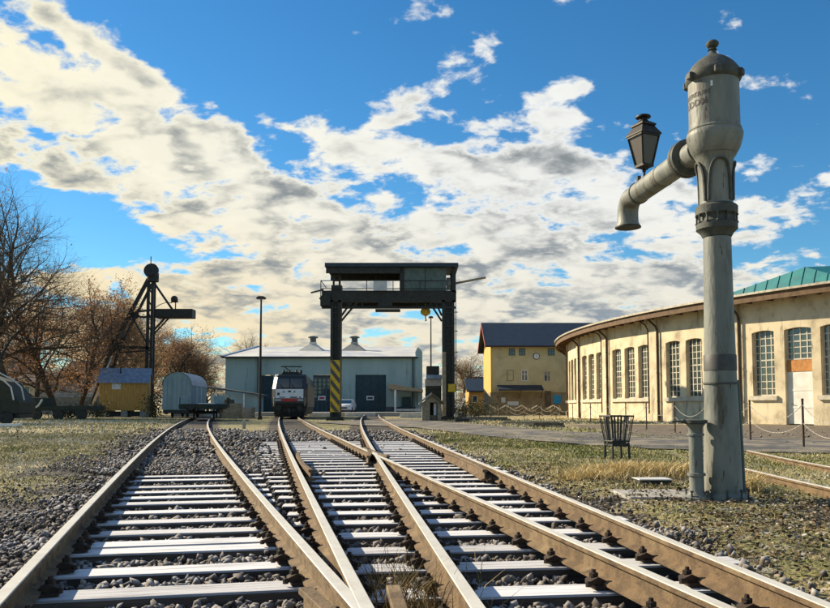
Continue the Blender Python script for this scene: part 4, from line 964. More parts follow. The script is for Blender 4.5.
# lantern standing on the outlet arm
lp = am(LA - .62) + wc.location; LZ = zA + .143
ln = thing('lantern', 'old black four sided street lantern standing on the outlet arm of the water crane', 'lantern', (lp.x, lp.y, LZ), R(24))
DL = lp.y
lz = lambda py: at(650, py, DL).z - LZ
m = MB(); m.tube([(0, 0, -.01), (0, 0, lz(168))], .016, 8); m.lathe([(.02, 0), (.05, .004), (.045, .02), (.02, .03)], 12); m.sphere((0, 0, lz(171)), .026, 10, 6)
for s_ in (-1, 1): m.tube([(s_ * .012, 0, lz(170)), (s_ * .055, 0, lz(169)), (s_ * .075, 0, lz(166.5))], .009, 6)
m.build('stem', 'lamp', ln, smooth=True)
zb, zt = lz(166), lz(137); hb, ht = .080, .148
m = MB(); m.prism([(-hb - .012, -hb - .012, zb - .02), (hb + .012, -hb - .012, zb - .02), (hb + .012, hb + .012, zb - .02), (-hb - .012, hb + .012, zb - .02)], (0, 0, .035))
for sx in (-1, 1):
    for sy in (-1, 1): m.bar((sx * hb, sy * hb, zb), (sx * ht, sy * ht, zt), .022)
for k in range(4):
    c, s_ = [(1, 1), (-1, 1), (-1, -1), (1, -1)][k], [(1, 1), (-1, 1), (-1, -1), (1, -1)][(k + 1) % 4]
    m.bar((c[0] * ht, c[1] * ht, zt), (s_[0] * ht, s_[1] * ht, zt), .03)
m.build('frame', 'lamp', ln)
for k in range(4):
    q = [(1, 1), (-1, 1), (-1, -1), (1, -1)]; c, s_ = q[k], q[(k + 1) % 4]; g_ = MB(); e = .97
    pl = [(c[0] * hb * e, c[1] * hb * e, zb + .015), (s_[0] * hb * e, s_[1] * hb * e, zb + .015), (s_[0] * ht * e, s_[1] * ht * e, zt - .01), (c[0] * ht * e, c[1] * ht * e, zt - .01)]
    nrm = Vector((c[0] + s_[0], c[1] + s_[1], 0)).normalized() * -.006; g_.prism(pl, nrm); g_.build('pane', 'lantern_glass', ln)
z2 = lz(127); s2 = .105
m = MB(); m.lathe([(ht * 1.414 + .034, zt + .012), (ht * 1.414 + .034, zt + .03), (s2 * 1.414, z2), (s2 * 1.414 + .024, z2 + .005), (s2 * 1.414 + .024, z2 + .03), (.075, lz(121.5)), (.055, lz(120))], 4, None, PI / 4)
rf_ = m.build('lamp_roof', 'lamp', ln)
m = MB(); m.lathe([(.060, lz(121)), (.052, lz(118.5)), (.105, lz(117.8)), (.10, lz(116.3)), (.055, lz(115)), (.025, lz(114.3)), (.004, lz(114))], 16); m.build('finial', 'lamp', rf_, smooth=True)

# ------------------------------------------------------------------ valve pillar next to the crane
vp0 = at(697, 497.5, 8.75)
vp = thing('valve_pillar', 'slim cast iron valve pillar with a flat top plate left of the water crane', 'valve pillar', (vp0.x, 8.75, 0))
vz = lambda py: at(697, py, 8.75).z
s1 = 8.75 / F
m = MB(); m.lathe([(.155, -.02), (.155, .02), (.12, .035), (.088, .07), (.080, .10), (.078, vz(476)), (.098, vz(475.5)), (.098, vz(473)), (.076, vz(472.5)), (.074, vz(436)), (.092, vz(435.5)), (.092, vz(433.5)), (.075, vz(433)), (.078, vz(427)), (.105, vz(424))], 24); m.build('column', 'crane', vp, smooth=True)
m = MB(); m.lathe([(.09, vz(424)), (.128, vz(423.2)), (.132, vz(420.2)), (.11, vz(419.4)), (.03, vz(419))], 24); tp = m.build('top_plate', 'crane_rust', vp, smooth=True)
m = MB(); m.prism([(-.07, -.05, vz(420.0)), (-.07, .05, vz(420.0)), (-.27, .035, vz(420.6)), (-.27, -.035, vz(420.6))], (0, 0, -.022)); m.prism([(-.05, -.04, vz(421)), (-.05, .04, vz(421)), (-.05, .04, vz(425)), (-.05, -.04, vz(425))], (-.10, 0, .02)); m.build('lever', 'crane_rust', tp, bevel=.004)
for i in range(4): a = PI / 4 + PI / 2 * i; place(nme, 'bolt', vp, (.125 * math.cos(a), .125 * math.sin(a), .045), a)

# concrete slab, drain cover
sl0 = at(662, 493, 9.6)
k = MB(); k.box(-.62, .60, -.55, .34, -.08, .012); sb = k.build('slab', 'concrete', None, bevel=.02); sb.location = (sl0.x, 9.35, 0); tag(sb, 'worn concrete slab in the ground in front of the dry grass', 'slab')
dc = thing('drain_cover', 'raised rectangular drain cover with pale rim in front of the dry grass tuft', 'drain cover', (at(652.5, 484, 10.6).x, 10.6, 0))
m = MB(); m.box(-.215, .215, -.16, .16, -.05, .045); m.build('frame', 'steel_dark', dc, bevel=.008)
m = MB(); m.box(-.225, .225, -.17, .17, .046, .062); m.build('lid', 'roof_pale', dc, bevel=.006)

# ------------------------------------------------------------------ fire basket
fb0 = at(617, 459.5, 15.2); fbk = thing('fire_basket', 'dark iron fire basket of flared flat bars standing on the grass', 'fire basket', (fb0.x, 15.2, 0), R(12))
fz = lambda py: at(617, py, 15.2).z
zt, zb = fz(416), fz(446); rt, rb = .275, .185
def sq(a, r): c, s_ = math.cos(a), math.sin(a); k = r / max(abs(c), abs(s_)); k = .55 * k + .45 * r; return k * c, k * s_
for nm, r, z in (('rim', rt, zt), ('hoop', rb, zb + .02), ('hoop', rb + .012, zb + .10)):
    m = MB(); pts = [(*sq(2 * PI * i / 24, r), z) for i in range(25)]; m.tube(pts, .017, 6); m.build(nm, 'steel_dark', fbk)
for i in range(14):
    a = 2 * PI * i / 14 + .1; p, q = sq(a, rb), sq(a, rt + .004); m = MB(); m.bar((*p, zb), (*q, zt + .012), .034, .012, (math.cos(a), math.sin(a), 0)); m.build('slat', 'steel_dark', fbk)
m = MB(); m.lathe([(rb * 1.12, zb + .015), (rb * 1.14, zb + .05)], 12); m.build('tray', 'steel_dark', fbk)
m = MB(); m.lathe([(rb * 1.05, zb + .05), (rb * .8, zb + .11), (rb * .2, zb + .15)], 9); m.build('ash', 'band', fbk)
for i in range(4):
    a = PI / 4 + PI / 2 * i; p = sq(a, rb + .005); m = MB(); m.bar((p[0] * 1.06, p[1] * 1.06, -.03), (*p, zb + .06), .034); m.build('leg', 'steel_dark', fbk)

# ------------------------------------------------------------------ chain fence before the engine shed
cf = thing('chain_fence', 'row of thin rusty posts joined by drooping pale chains before the curved shed', 'fence', (0, 0, 0))
FP = [(8.9, 15.6), (9.62, 19.4), (10.02, 23.4), (10.3, 27.6), (10.5, 31.6), (10.65, 36), (11.05, 41), (11.35, 46), (11.45, 51), (11.3, 56), (11.0, 61), (10.5, 66), (9.9, 71), (9.2, 76)]
pm_ = MB(); pm_.tube([(0, 0, -.1), (0, 0, 1.2)], .028, 8); pm_.lathe([(.034, 1.19), (.036, 1.21), (.018, 1.235)], 8); pme = pm_.mesh('post', 'pipe', smooth=True)
MT['chain'] = M('pale_chain', (.42, .39, .33), (.30, .275, .23), 20, .6, .1)
for i, (a, b) in enumerate(FP):
    place(pme, 'post', cf, (a, b, 0), rng.uniform(0, 3))
    if i:
        pa, pb = Vector((*FP[i - 1], 0)), Vector((a, b, 0))
        for z0, dr_ in ((1.08, .42), (.62, .30)):
            m = MB(); pts = []
            n_ = 36
            for j in range(n_ + 1):
                u = j / n_; p = pa.lerp(pb, u); p.z = z0 - dr_ * (1 - (2 * u - 1) ** 2); pts.append(p)
            for j in range(n_): m.bar(pts[j], pts[j + 1].lerp(pts[j], -.12), .017 if j % 2 else .008, .008 if j % 2 else .017)
            m.build('chain', 'chain', cf)

# zigzag barrier at the ochre house
zg = thing('zigzag_barrier', 'low barrier of pale zigzag bars before the ochre house', 'barrier', (at(490, 410, 88).x, 88, 0), R(3))
wz = (at(561, 410, 88).x - at(490, 410, 88).x)
for row, (z0, z1, sp) in enumerate(((.40, .88, .9), (.72, 1.2, .9))):
    xx = 0.; up = row
    while xx < wz - .5:
        if not (wz * .66 < xx < wz * .74):
            m = MB(); m.bar((xx, row * .06, z1 if up else z0), (xx + sp, row * .06, z0 if up else z1), .11, .07, (0, 1, 0)); m.build('bar', 'concrete_lit' if row else 'wood_light', zg)
        xx += sp; up = 1 - up
for i in range(9):
    m = MB(); m.box(wz * i / 8 - .06, wz * i / 8 + .06, .12, .24, 0, 1.2); m.build('post', 'wood', zg)
# stacked rails and logs behind the gantry foot
def log_stack(name, label, px, D, n, L, mat, rz, r=.11):
    a = at(px, 415, D); th = thing(name, label, 'stack', (a.x, D, 0), rz)
    for i in range(n):
        row = 0 if i < (n + 1) // 2 + 1 else 1; y0 = (i if row == 0 else i - (n + 1) // 2 - .5) * r * 2.3
        m = MB(); o_ = rng.uniform(-.25, .25); m.bar((-L / 2 + o_, y0, r + row * r * 2.05), (L / 2 + o_, y0 + rng.uniform(-.22, .22), r + row * r * 2.05), r * 2, r * 2); m.build('beam', mat, th)
log_stack('beam_stack', 'stack of long pale beams lying right of the gantry leg', 481, 60, 5, 4.6, 'wood_light', R(-18), .07)
log_stack('beam_stack', 'low stack of weathered beams on the dry grass before the ochre house', 528, 44, 4, 3.2, 'wood_light', R(-22), .05)
log_stack('beam_stack', 'short dark beams dumped on the dry grass behind the asphalt path', 545, 40, 5, 1.5, 'wood', R(-10), .055)
ps = thing('point_lever', 'black and white point lever stand at the foot of the gantry', 'point lever', (at(462, 417, 54).x, 54, 0))
m = MB(); m.box(-.5, .5, -.2, .2, 0, .22); m.build('base', 'steel_dark', ps, bevel=.02)
m = MB(); m.bar((-.1, 0, .2), (.25, 0, 1.05), .07); m.build('lever', 'steel_dark', ps)
m = MB(); m.lathe([(.05, -.14), (.13, -.12), (.13, .12), (.05, .14)], 10, Matrix.Translation((-.42, 0, .42)) @ Matrix.Rotation(R(90), 4, 'X')); m.build('counterweight', 'concrete', ps)
m = MB(); m.lathe([(.05, -.12), (.11, -.1), (.11, .1), (.05, .12)], 10, Matrix.Translation((.42, 0, .36)) @ Matrix.Rotation(R(90), 4, 'X')); m.build('lantern', 'concrete', ps)
# ------------------------------------------------------------------ gantry crane over the tracks
GD = 60.0
ga = thing('gantry_crane', 'dark steel gantry crane with a grey cabin spanning the tracks', 'gantry crane', (0, 0, 0))
gx_ = lambda px, D=GD: at(px, 390, D).x
gz = lambda py, D=GD: at(400, py, D).z
def gbox(px0, px1, y0, y1, py0, py1): return (gx_(px0), gx_(px1), GD + y0, GD + y1, gz(py1), gz(py0))
LEGB = .0
for (a, b, nm) in ((330, 340.3, 'leg'), (442.3, 454.8, 'leg')):
    m = MB(); zt = gz(300)
    xa, xb = gx_(a), gx_(b)
    for xx in (xa, xb - .22): m.box(xx, xx + .22, GD, GD + .5, .1, zt)
    m.box(xa + .221, xb - .221, GD + .2, GD + .3, .1, zt)
    m.box(xa - .25, xb + .25, GD - .25, GD + .75, -.05, .28)
    lg = m.build(nm, 'steel_dark', ga)
    z = .9
    while z < zt:
        l = MB(); l.box(xa + .222, xb - .222, GD + .02, GD + .06, z, z + .09); l.build('batten', 'steel_dark', lg); z += 1.05
# warning stripes on the left leg, yellow plate on the right one
wp = MB(); wp.box(*gbox(330.2, 340.1, -.05, -.005, 360, 412)); wp = wp.build('warning_plate', 'warn_y', ga)
x0, x1 = gx_(330.2), gx_(340.1); zlo, zhi = gz(412), gz(360); ph_ = (x1 - x0) * 1.15; z = zlo - ph_ * .5
def clip_z(p, lo, hi):
    o = []
    for i in range(len(p)):
        a, b = p[i], p[(i + 1) % len(p)]
        for c in ((a, b),):
            if lo <= a[2] <= hi: o.append(a)
            for lim in (lo, hi) if b[2] > a[2] else (hi, lo):
                if (a[2] - lim) * (b[2] - lim) < 0: t_ = (lim - a[2]) / (b[2] - a[2]); o.append(tuple(a[k] + (b[k] - a[k]) * t_ for k in range(3)))
    return o
while z < zhi:
    y_ = GD - .056; pl = [(x0 + .03, y_, z + ph_), (x1 - .03, y_, z), (x1 - .03, y_, z + .42), (x0 + .03, y_, z + ph_ + .42)]
    pl = clip_z(pl, zlo + .02, zhi - .02)
    if len(pl) > 2: m = MB(); m.prism(pl, (0, .004, 0)); m.build('stripe', 'band', wp)
    z += .86
m = MB(); m.box(*gbox(448, 455.5, -.12, -.01, 384, 392)); m.build('yellow_plate', 'warn_y', ga, bevel=.02)
m = MB(); m.box(*gbox(442.6, 446.0, -.10, -.005, 352, 416)); m.build('cover_strip', 'wood_light', ga)
# girder and deck
DPT = 3.2
m = MB(); m.box(*gbox(321, 456.5, 0, .35, 290.5, 302)); m.box(gx_(321), gx_(456.5), GD + DPT - .35, GD + DPT, gz(302), gz(290.5)); m.build('girder', 'steel_dark', ga)
m = MB(); m.box(gx_(320.5), gx_(457), GD + .351, GD + DPT - .351, gz(292.5), gz(291)); m.build('deck', 'wood', ga)
m = MB(); m.box(*gbox(321, 456, .05, .30, 306.2, 308.3)); m.build('lower_chord', 'steel_dark', ga)
for px in (330, 347, 362, 386, 417, 431, 442, 450): m = MB(); m.box(*gbox(px - .6, px + .6, .08, .26, 302.01, 306.19)); m.build('strut', 'steel_dark', ga)
m = MB(); m.box(*gbox(378, 392, .02, .5, 302.02, 306)); m.box(*gbox(375, 400, .1, .8, 308.8, 311)); m.build('hoist_beam', 'steel_dark', ga)
for (p0, q0, p1, q1) in ((340.5, 321, 356, 302.5), (340.5, 316, 350, 302.5), (442, 321, 430, 302.5), (442, 315.5, 436, 302.5)):
    m = MB(); m.bar((gx_(p0), GD + .18, gz(q0)), (gx_(p1), GD + .18, gz(q1)), .14); m.build('knee_brace', 'steel_dark', ga)
# roof and cabin
zr0, zr1 = gz(267.5), gz(263.8)
m = MB(); m.box(gx_(324.5), gx_(458.5), GD - .45, GD + DPT + .45, zr0, zr1); m.build('roof', 'roof_navy', ga)
m = MB(); m.box(*gbox(325.5, 400, -.25, -.05, 267.6, 273.5)); m.build('fascia', 'steel_dark', ga)
m = MB(); m.box(gx_(325.5), gx_(400), GD + DPT - .1, GD + DPT + .1, gz(273.5), gz(267.6)); m.build('fascia', 'steel_dark', ga)
cb = MB(); cb.box(*gbox(404, 446.5, .05, DPT - .05, 267.7, 296)); cab = cb.build('cabin', 'steel_grey', ga)
m = MB(); m.box(*gbox(399.5, 403.9, -.02, DPT, 267.7, 294)); m.build('cabin_post', 'steel_dark', ga)
for px in (425.3,): m = MB(); m.box(*gbox(px - .35, px + .35, .02, .049, 268, 296)); m.build('seam', 'steel_dark', cab)
m = MB(); m.box(*gbox(404, 446, -.02, .048, 291, 297.5)); m.build('skirt', 'steel_dark', cab)
m = MB(); m.box(*gbox(452.2, 456.2, 0, .4, 267.7, 292)); m.build('end_post', 'steel_dark', ga)
m = MB(); m.box(gx_(452.2), gx_(456.2), GD + DPT - .4, GD + DPT, gz(292), gz(267.7)); m.build('end_post', 'steel_dark', ga)
m = MB(); m.box(*gbox(447.5, 451.5, 1.2, 1.6, 275, 287)); m.box(*gbox(447, 452, 1.1, 1.2, 279, 283)); m.build('light_fitting', 'concrete', ga)
for px in (332.4, 338.5): m = MB(); m.box(*gbox(px - .9, px + .9, .3, .6, 272, 292)); m.build('post', 'steel_dark', ga)
m = MB()
for py in (275, 280, 285): m.box(*gbox(333.5, 337.6, .4, .5, py - .5, py + .5))
m.build('ladder_rung', 'steel_dark', ga)
m = MB(); m.box(*gbox(330.5, 341, .05, .9, 285, 297)); m.build('machine_box', 'steel_dark', ga)
m = MB(); m.tube([(gx_(374.8), GD + 1.5, gz(291)), (gx_(374.8), GD + 1.5, gz(268))], .05, 6); m.build('post', 'steel_dark', ga)
rl = MB()
for py in (281.2, 289.2): rl.tube([(gx_(320.5), GD - .28, gz(py)), (gx_(447), GD - .28, gz(py))], .035, 6)
rl.tube([(gx_(320.5), GD - .28, gz(281.2)), (gx_(320.5), GD + DPT, gz(281.2))], .035, 6)
for px in (320.5, 366.5, 393, 420, 447): rl.tube([(gx_(px), GD - .28, gz(281)), (gx_(px), GD - .28, gz(297))], .035, 6)
rl.build('railing', 'steel_dark', ga)
m = MB(); m.box(*gbox(373.2, 387, -.36, -.33, 281.6, 291.3)); m.build('notice_board', 'roof_pale', ga, bevel=.01)
m = MB(); m.tube([(gx_(319), GD + .3, gz(297)), (gx_(325), GD + .3, gz(304))], .12, 8); m.box(*gbox(320, 330, -.3, .6, 296, 306)); m.build('buffer', 'steel_dark', ga)
m = MB(); m.bar((gx_(308), GD + 1.2, gz(290.5)), (gx_(321), GD + 1, gz(287.8)), .14, .10); m.build('outrigger', 'steel_dark', ga)
m = MB(); m.bar((gx_(456), GD + .8, gz(281.8)), (gx_(485.5), GD - .5, gz(278.6)), .20, .13); m.build('loading_arm', 'wood_light', ga)
hk = MB(); hk.lathe([(.08, -.32), (.36, -.15), (.40, .05), (.30, .30), (.12, .42)], 12, Matrix.Translation((gx_(425.8), GD + 1.0, gz(310.5)))); hk = hk.build('hook_block', 'warn_y', ga, smooth=True)
m = MB(); m.tube([(gx_(425.8), GD + 1.0, gz(302)), (gx_(425.8), GD + 1.0, gz(309))], .035, 6); m.tube([(gx_(425.8), GD + 1, gz(313)), (gx_(425.8), GD + 1, gz(317)), (gx_(426.6), GD + 1, gz(319)), (gx_(425.2), GD + 1, gz(319.4))], .06, 6); m.build('hook', 'warn_y', hk)
# cables, gussets and a conduit on the steelwork
for (p0, q0, p1, q1, sag) in ((340, 303, 378, 306, 1.6), (392, 306, 442, 303, 1.8)):
    m = MB(); pts = [Vector((gx_(p0 + (p1 - p0) * i / 10), GD - .06, gz(q0 + (q1 - q0) * i / 10 + sag * (1 - (i / 5 - 1) ** 2)))) for i in range(11)]; m.tube(pts, .028, 5); m.build('cable', 'rubber', ga)
for px in (333, 357, 380, 404, 428, 452):
    m = MB(); m.box(*gbox(px - 1.2, px + 1.2, -.03, -.004, 292, 301)); m.build('gusset_plate', 'steel_dark', ga)
m = MB(); m.tube([(gx_(341.2), GD - .05, .2), (gx_(341.2), GD - .05, gz(303))], .045, 6); m.build('conduit', 'wood', ga)
m = MB(); m.tube([(gx_(456), GD - .05, .2), (gx_(456), GD - .05, gz(303))], .04, 6); m.build('conduit', 'steel_grey', ga)
for py in (312, 331, 352, 371): m = MB(); m.box(*gbox(455, 458, .05, .15, py - .4, py + .4)); m.build('rung', 'steel_dark', ga)

# ------------------------------------------------------------------ hut and silo beside the right leg
sh = thing('shed', 'small gabled wooden shed with dark doorway at the foot of the right gantry leg', 'shed', (at(431.5, 415, 57).x, 57, 0))
w = (at(441, 400, 57).x - at(422, 400, 57).x); ze = at(0, 403, 57).z; zp = at(0, 394.5, 57).z
dw = .24 * w
m = MB(); m.box(-w / 2, -dw * .35, 0, .12, 0, ze); m.box(dw * 1.3, w / 2, 0, .12, 0, ze); m.box(-dw * .35, dw * 1.3, 0, .12, 1.35, ze); m.prism([(-w / 2, 0, ze), (w / 2, 0, ze), (.02, 0, zp)], (0, .12, 0)); m.box(-w / 2, -w / 2 + .12, .121, 2.2, 0, ze); m.box(w / 2 - .12, w / 2, .121, 2.2, 0, ze); m.box(-w / 2 + .12, w / 2 - .12, 2.0, 2.2, 0, ze); m.build('wall', 'wood_light', sh)
for sg in (-1, 1): m = MB(); m.prism([(sg * (w / 2 + .22), -.3, ze - .12), (0, -.3, zp), (0, -.3, zp + .16), (sg * (w / 2 + .22), -.3, ze + .04)], (0, 2.8, 0)); m.build('roof', 'concrete' if sg < 0 else 'wood', sh)
m = MB(); m.box(dw * .5, dw * 1.1, .3, .35, .3, 1.3); m.build('window', 'white', sh)
m = MB(); m.box(-dw * .3, dw * 1.25, .1, .118, 0.02, .42); m.build('threshold', 'wood', sh)
to = thing('tank_tower', 'dark boxy sand tower rising behind the little gabled shed', 'tower', (at(433, 410, 62).x, 62, 0))
tx = lambda px: at(px, 390, 62).x - to.location.x
tz = lambda py: at(0, py, 62).z
for (a, b, p0, p1, mt, nm) in ((425.5, 441.5, 386.2, 418, 'green_dark', 'tower_base'), (424.8, 441.8, 379.2, 386, 'concrete', 'wall_band'), (426, 442, 374.8, 379, 'roof_blue', 'roof'), (426.5, 439.3, 366, 374.6, 'steel_dark', 'tank')):
    m = MB(); m.box(tx(a), tx(b), 0 if nm != 'roof' else -.25, 1.6, max(0, tz(p1)), tz(p0)); m.build(nm, mt, to, bevel=.02)
for i in range(5): m = MB(); m.box(tx(424.6), tx(441.8), -.02, -.003, tz(390 + i * 4.6), tz(389.6 + i * 4.6)); m.build('batten', 'steel_dark', to)

# ------------------------------------------------------------------ lamp posts
def pole(px, D, top, label, head):
    a = at(px, 410, D); p = thing('lamp_post', label, 'lamp post', (a.x, D, 0), 0, 'tall thin yard lamp posts'); h = at(px, top, D).z
    m = MB(); m.tube([(0, 0, 0), (0, 0, h * .5), (0, 0, h)], [.13, .10, .07], 10); m.lathe([(.22, 0), (.22, .05), (.16, .3)], 10); m.build('pole', 'steel_dark', p, smooth=True)
    m = MB(); m.box(-head / 2, head / 2, -.18, .18, h, h + .12); m.prism([(-head / 2, -.18, h + .121), (head / 2, -.18, h + .121), (head / 4, -.18, h + .22), (-head / 4, -.18, h + .22)], (0, .36, 0)); m.build('lamp_head', 'steel_dark', p)
    m = MB(); m.box(-head / 2 + .06, head / 2 - .06, -.13, .13, h - .03, h - .004); m.build('diffuser', 'roof_pale', p)
pole(259.8, 64, 299, 'tall thin lamp post with flat head standing left of the locomotive', .75)
pole(431, 98, 318, 'distant slim lamp post rising behind the sand tower', .6)

# ------------------------------------------------------------------ electric locomotive
LD = 66.0
lo_ = thing('locomotive', 'black electric locomotive with a white nose panel and red stripe', 'locomotive', (at(289.3, 415, LD).x, LD, 0), R(5.5))
wh, L = 1.48, 18.6
sec = [(0, 1.02), (-.12, 1.35), (-.12, 1.75), (.06, 2.55), (.72, 3.55), (1.05, 3.82)]        # nose profile: y (back from the front), z
m = MB(); vs = []
for (yy, zz) in sec:
    wtop = wh - max(0, zz - 2.9) * .18; ins = .30
    for sx in (-1, 1): vs += [(sx * (wtop - ins), yy, zz), (sx * wtop, yy + .34, zz)]
k_ = len(sec); fs = []
for i in range(k_ - 1):
    o, q = i * 4, i * 4 + 4
    fs += [(o, o + 2, q + 2, q), (o + 1, o, q, q + 1), (o + 2, o + 3, q + 3, q + 2)]
# sides and roof run back
nb = len(vs)
for (yy, zz) in sec:
    wtop = wh - max(0, zz - 2.9) * .18
    for sx in (-1, 1): vs.append((sx * wtop, L, zz))
for i in range(k_ - 1):
    o, q = i * 4, i * 4 + 4; b0, b1 = nb + i * 2, nb + i * 2 + 2
    fs += [(o + 1, q + 1, b1, b0), (o + 3, b0 + 1, b1 + 1, q + 3)]
o = (k_ - 1) * 4; b0 = nb + (k_ - 1) * 2
fs += [(o, o + 2, o + 3, b0 + 1, b0, o + 1), (0, 1, nb, nb + 1, 3, 2)]
fs += [tuple([nb + 2 * i for i in range(k_)] + [nb + 2 * i + 1 for i in reversed(range(k_))])]
m.add(vs, fs); body = m.build('body', 'loco', lo_)
m = MB()
for sx in (-1, 1): m.box(sx * (wh + .012) - .012, sx * (wh + .012) + .012, .9, L - .5, 1.25, 3.0)
m.build('side_panel', 'loco_side', lo_)
def nosepanel(x0, x1, z0, z1, mat, name, par, off=.02):
    def yy(z):
        for i in range(k_ - 1):
            (a, b), (c, d) = sec[i], sec[i + 1]
            if b <= z <= d: return a + (c - a) * (z - b) / (d - b)
        return 0
    p = MB(); p.add([(x0, yy(z0) - off, z0), (x1, yy(z0) - off, z0), (x1, yy(z1) - off, z1), (x0, yy(z1) - off, z1), (x0, yy(z0) + .02, z0), (x1, yy(z0) + .02, z0), (x1, yy(z1) + .02, z1), (x0, yy(z1) + .02, z1)], [(0, 1, 2, 3), (0, 4, 5, 1), (1, 5, 6, 2), (2, 6, 7, 3), (3, 7, 4, 0)])
    return p.build(name, mat, par)
white = nosepanel(-1.16, 1.16, 1.76, 2.54, 'white', 'nose_panel', lo_)
for (x, z, w, h) in ((-.92, 2.12, .2, .22), (-.5, 2.3, .14, .1), (0, 2.34, .22, .16), (.42, 2.3, .14, .1), (-.6, 1.84, .5, .07), (.35, 1.84, .6, .09), (.9, 1.84, .16, .09)):
    nosepanel(x - w / 2, x + w / 2, z - h / 2, z + h / 2, 'loco', 'marking', white, .03)
nosepanel(-.62, .62, 1.50, 1.72, 'redstripe', 'stripe', lo_)
for x in (-.92, .92): nosepanel(x - .25, x + .25, 1.53, 1.68, 'roof_pale', 'headlight', lo_, .04)
for x in (-.55, .55): nosepanel(x - .50, x + .50, 2.66, 3.45, 'glass_blue', 'windscreen', lo_)
p = MB(); p.bar((0, .26, .9), (0, -.12, .72), .09, .16); p.tube([(0, -.12, .74), (0, -.22, .66), (0, -.16, .56)], .045, 8); p.build('coupling', 'steel_grey', lo_)
for x in (-.62, .58): p = MB(); p.tube([(x, .24, .85), (x, .02, .62), (x + .05, .0, .42), (x + .16, .12, .34)], .035, 6); p.build('air_hose', 'rubber', lo_, smooth=True)
for x in (-1.30, 1.30): p = MB(); p.tube([(x, -.02, 1.1), (x, -.2, 1.15), (x, -.2, 1.75), (x, -.06, 1.8)], .022, 6); p.build('handrail', 'roof_pale', lo_)
p = MB(); p.box(-1.2, 1.2, .9, .98, 3.66, 3.72); p.build('roof_lip', 'steel_grey', lo_)
for x in (-.5, .45): p = MB(); p.bar((x, .02, 2.6), (x - .3, .25, 2.95), .03); p.build('wiper', 'rubber', lo_)
m = MB(); m.box(-1.42, 1.42, .25, .55, .62, 1.02); m.box(-1.3, 1.3, .3, L - .3, .35, 1.0); m.build('underframe', 'steel_dark', lo_)
for x in (-.87, .87):
    m = MB(); m.lathe([(.10, 0), (.10, .42), (.24, .43), (.24, .5)], 14, Matrix.Translation((x, .3, .95)) @ Matrix.Rotation(R(90), 4, 'X')); m.build('buffer', 'steel_dark', lo_, smooth=True)
m = MB(); m.prism([(-1.25, .35, .18), (1.25, .35, .18), (1.15, .2, .62), (-1.15, .2, .62)], (0, .08, 0)); m.build('rail_guard', 'steel_dark', lo_)
for yy in (2.6, 5.2, 13.4, 16):
    m = MB(); m.lathe([(.62, -.78), (.62, -.68), (.58, -.67), (.12, -.66), (.12, .66), (.58, .67), (.62, .68), (.62, .78)], 20, Matrix.Translation((0, yy, .79)) @ Matrix.Rotation(R(90), 4, 'Y')); m.build('wheelset', 'steel_dark', lo_, smooth=True)
m = MB()
for x in (-.35, .35): m.bar((x * 1.5, 2.2, 3.95), (x, 3.6, 4.35), .07); m.bar((x, 3.6, 4.35), (x * 1.8, 2.4, 4.55), .06)
m.bar((-.9, 2.4, 4.56), (.9, 2.4, 4.56), .10); m.box(-.8, .8, 2.0, 4.2, 3.83, 3.97); m.box(-.5, .7, 1.5, 1.9, 3.83, 4.05)
for x in (-.7, -.2, .4, .8): m.lathe([(.09, 3.95), (.12, 4.1), (.06, 4.3)], 8, Matrix.Translation((x, 2.9, 0)))
m.build('pantograph', 'steel_dark', lo_)

# ------------------------------------------------------------------ white car in front of the hall
cr_ = thing('parked_car', 'white estate car parked nose out in front of the grey hall', 'car', (at(343.8, 410, 92).x, 92, .42), R(-4))
def carsec(y, hw, zs): return [(-hw, y, zs[0]), (-hw, y, zs[1]), (-hw * .82, y, zs[2]), (hw * .82, y, zs[2]), (hw, y, zs[1]), (hw, y, zs[0])]
st = [carsec(0, .78, (.30, .60, .72)), carsec(.15, .86, (.22, .68, .84)), carsec(1.1, .88, (.2, .86, 1.0)), carsec(1.9, .88, (.2, .95, 1.50)), carsec(3.6, .88, (.2, .95, 1.52)), carsec(4.35, .84, (.25, .9, 1.1)), carsec(4.45, .8, (.35, .8, .9))]
m = MB(); vs = [p for s_ in st for p in s_]; fs = [tuple(range(6)), tuple(range(36, 42))]
for i in range(6):
    for j in range(6): fs.append((i * 6 + j, i * 6 + (j + 1) % 6, i * 6 + 6 + (j + 1) % 6, i * 6 + 6 + j))
m.add(vs, fs); m.build('body', 'car', cr_, smooth=True)
m = MB(); m.add([(-.70, 1.12, 1.04), (.70, 1.12, 1.04), (.66, 1.82, 1.46), (-.66, 1.82, 1.46), (-.70, 1.16, 1.02), (.70, 1.16, 1.02), (.66, 1.88, 1.44), (-.66, 1.88, 1.44)], [(0, 1, 2, 3), (4, 7, 6, 5), (0, 4, 5, 1), (1, 5, 6, 2), (2, 6, 7, 3), (3, 7, 4, 0)]); m.build('windscreen', 'glass_blue', cr_)
m = MB(); m.box(-.42, .42, -.03, .02, .42, .58); m.build('grille', 'rubber', cr_)
m = MB(); m.box(-.24, .24, -.05, -.031, .30, .40); m.build('number_plate', 'roof_pale', cr_)
for x in (-.64, .64): m = MB(); m.box(x - .13, x + .13, -.02, .06, .60, .72); m.build('headlight', 'roof_pale', cr_, bevel=.01)
for x in (-.80, .80):
    for yy in (.85, 3.6): m = MB(); m.lathe([(.20, -.1), (.31, -.1), (.31, .1), (.20, .1)], 16, Matrix.Translation((x, yy, .31)) @ Matrix.Rotation(R(90), 4, 'Y')); m.build('wheel', 'rubber', cr_, smooth=True)

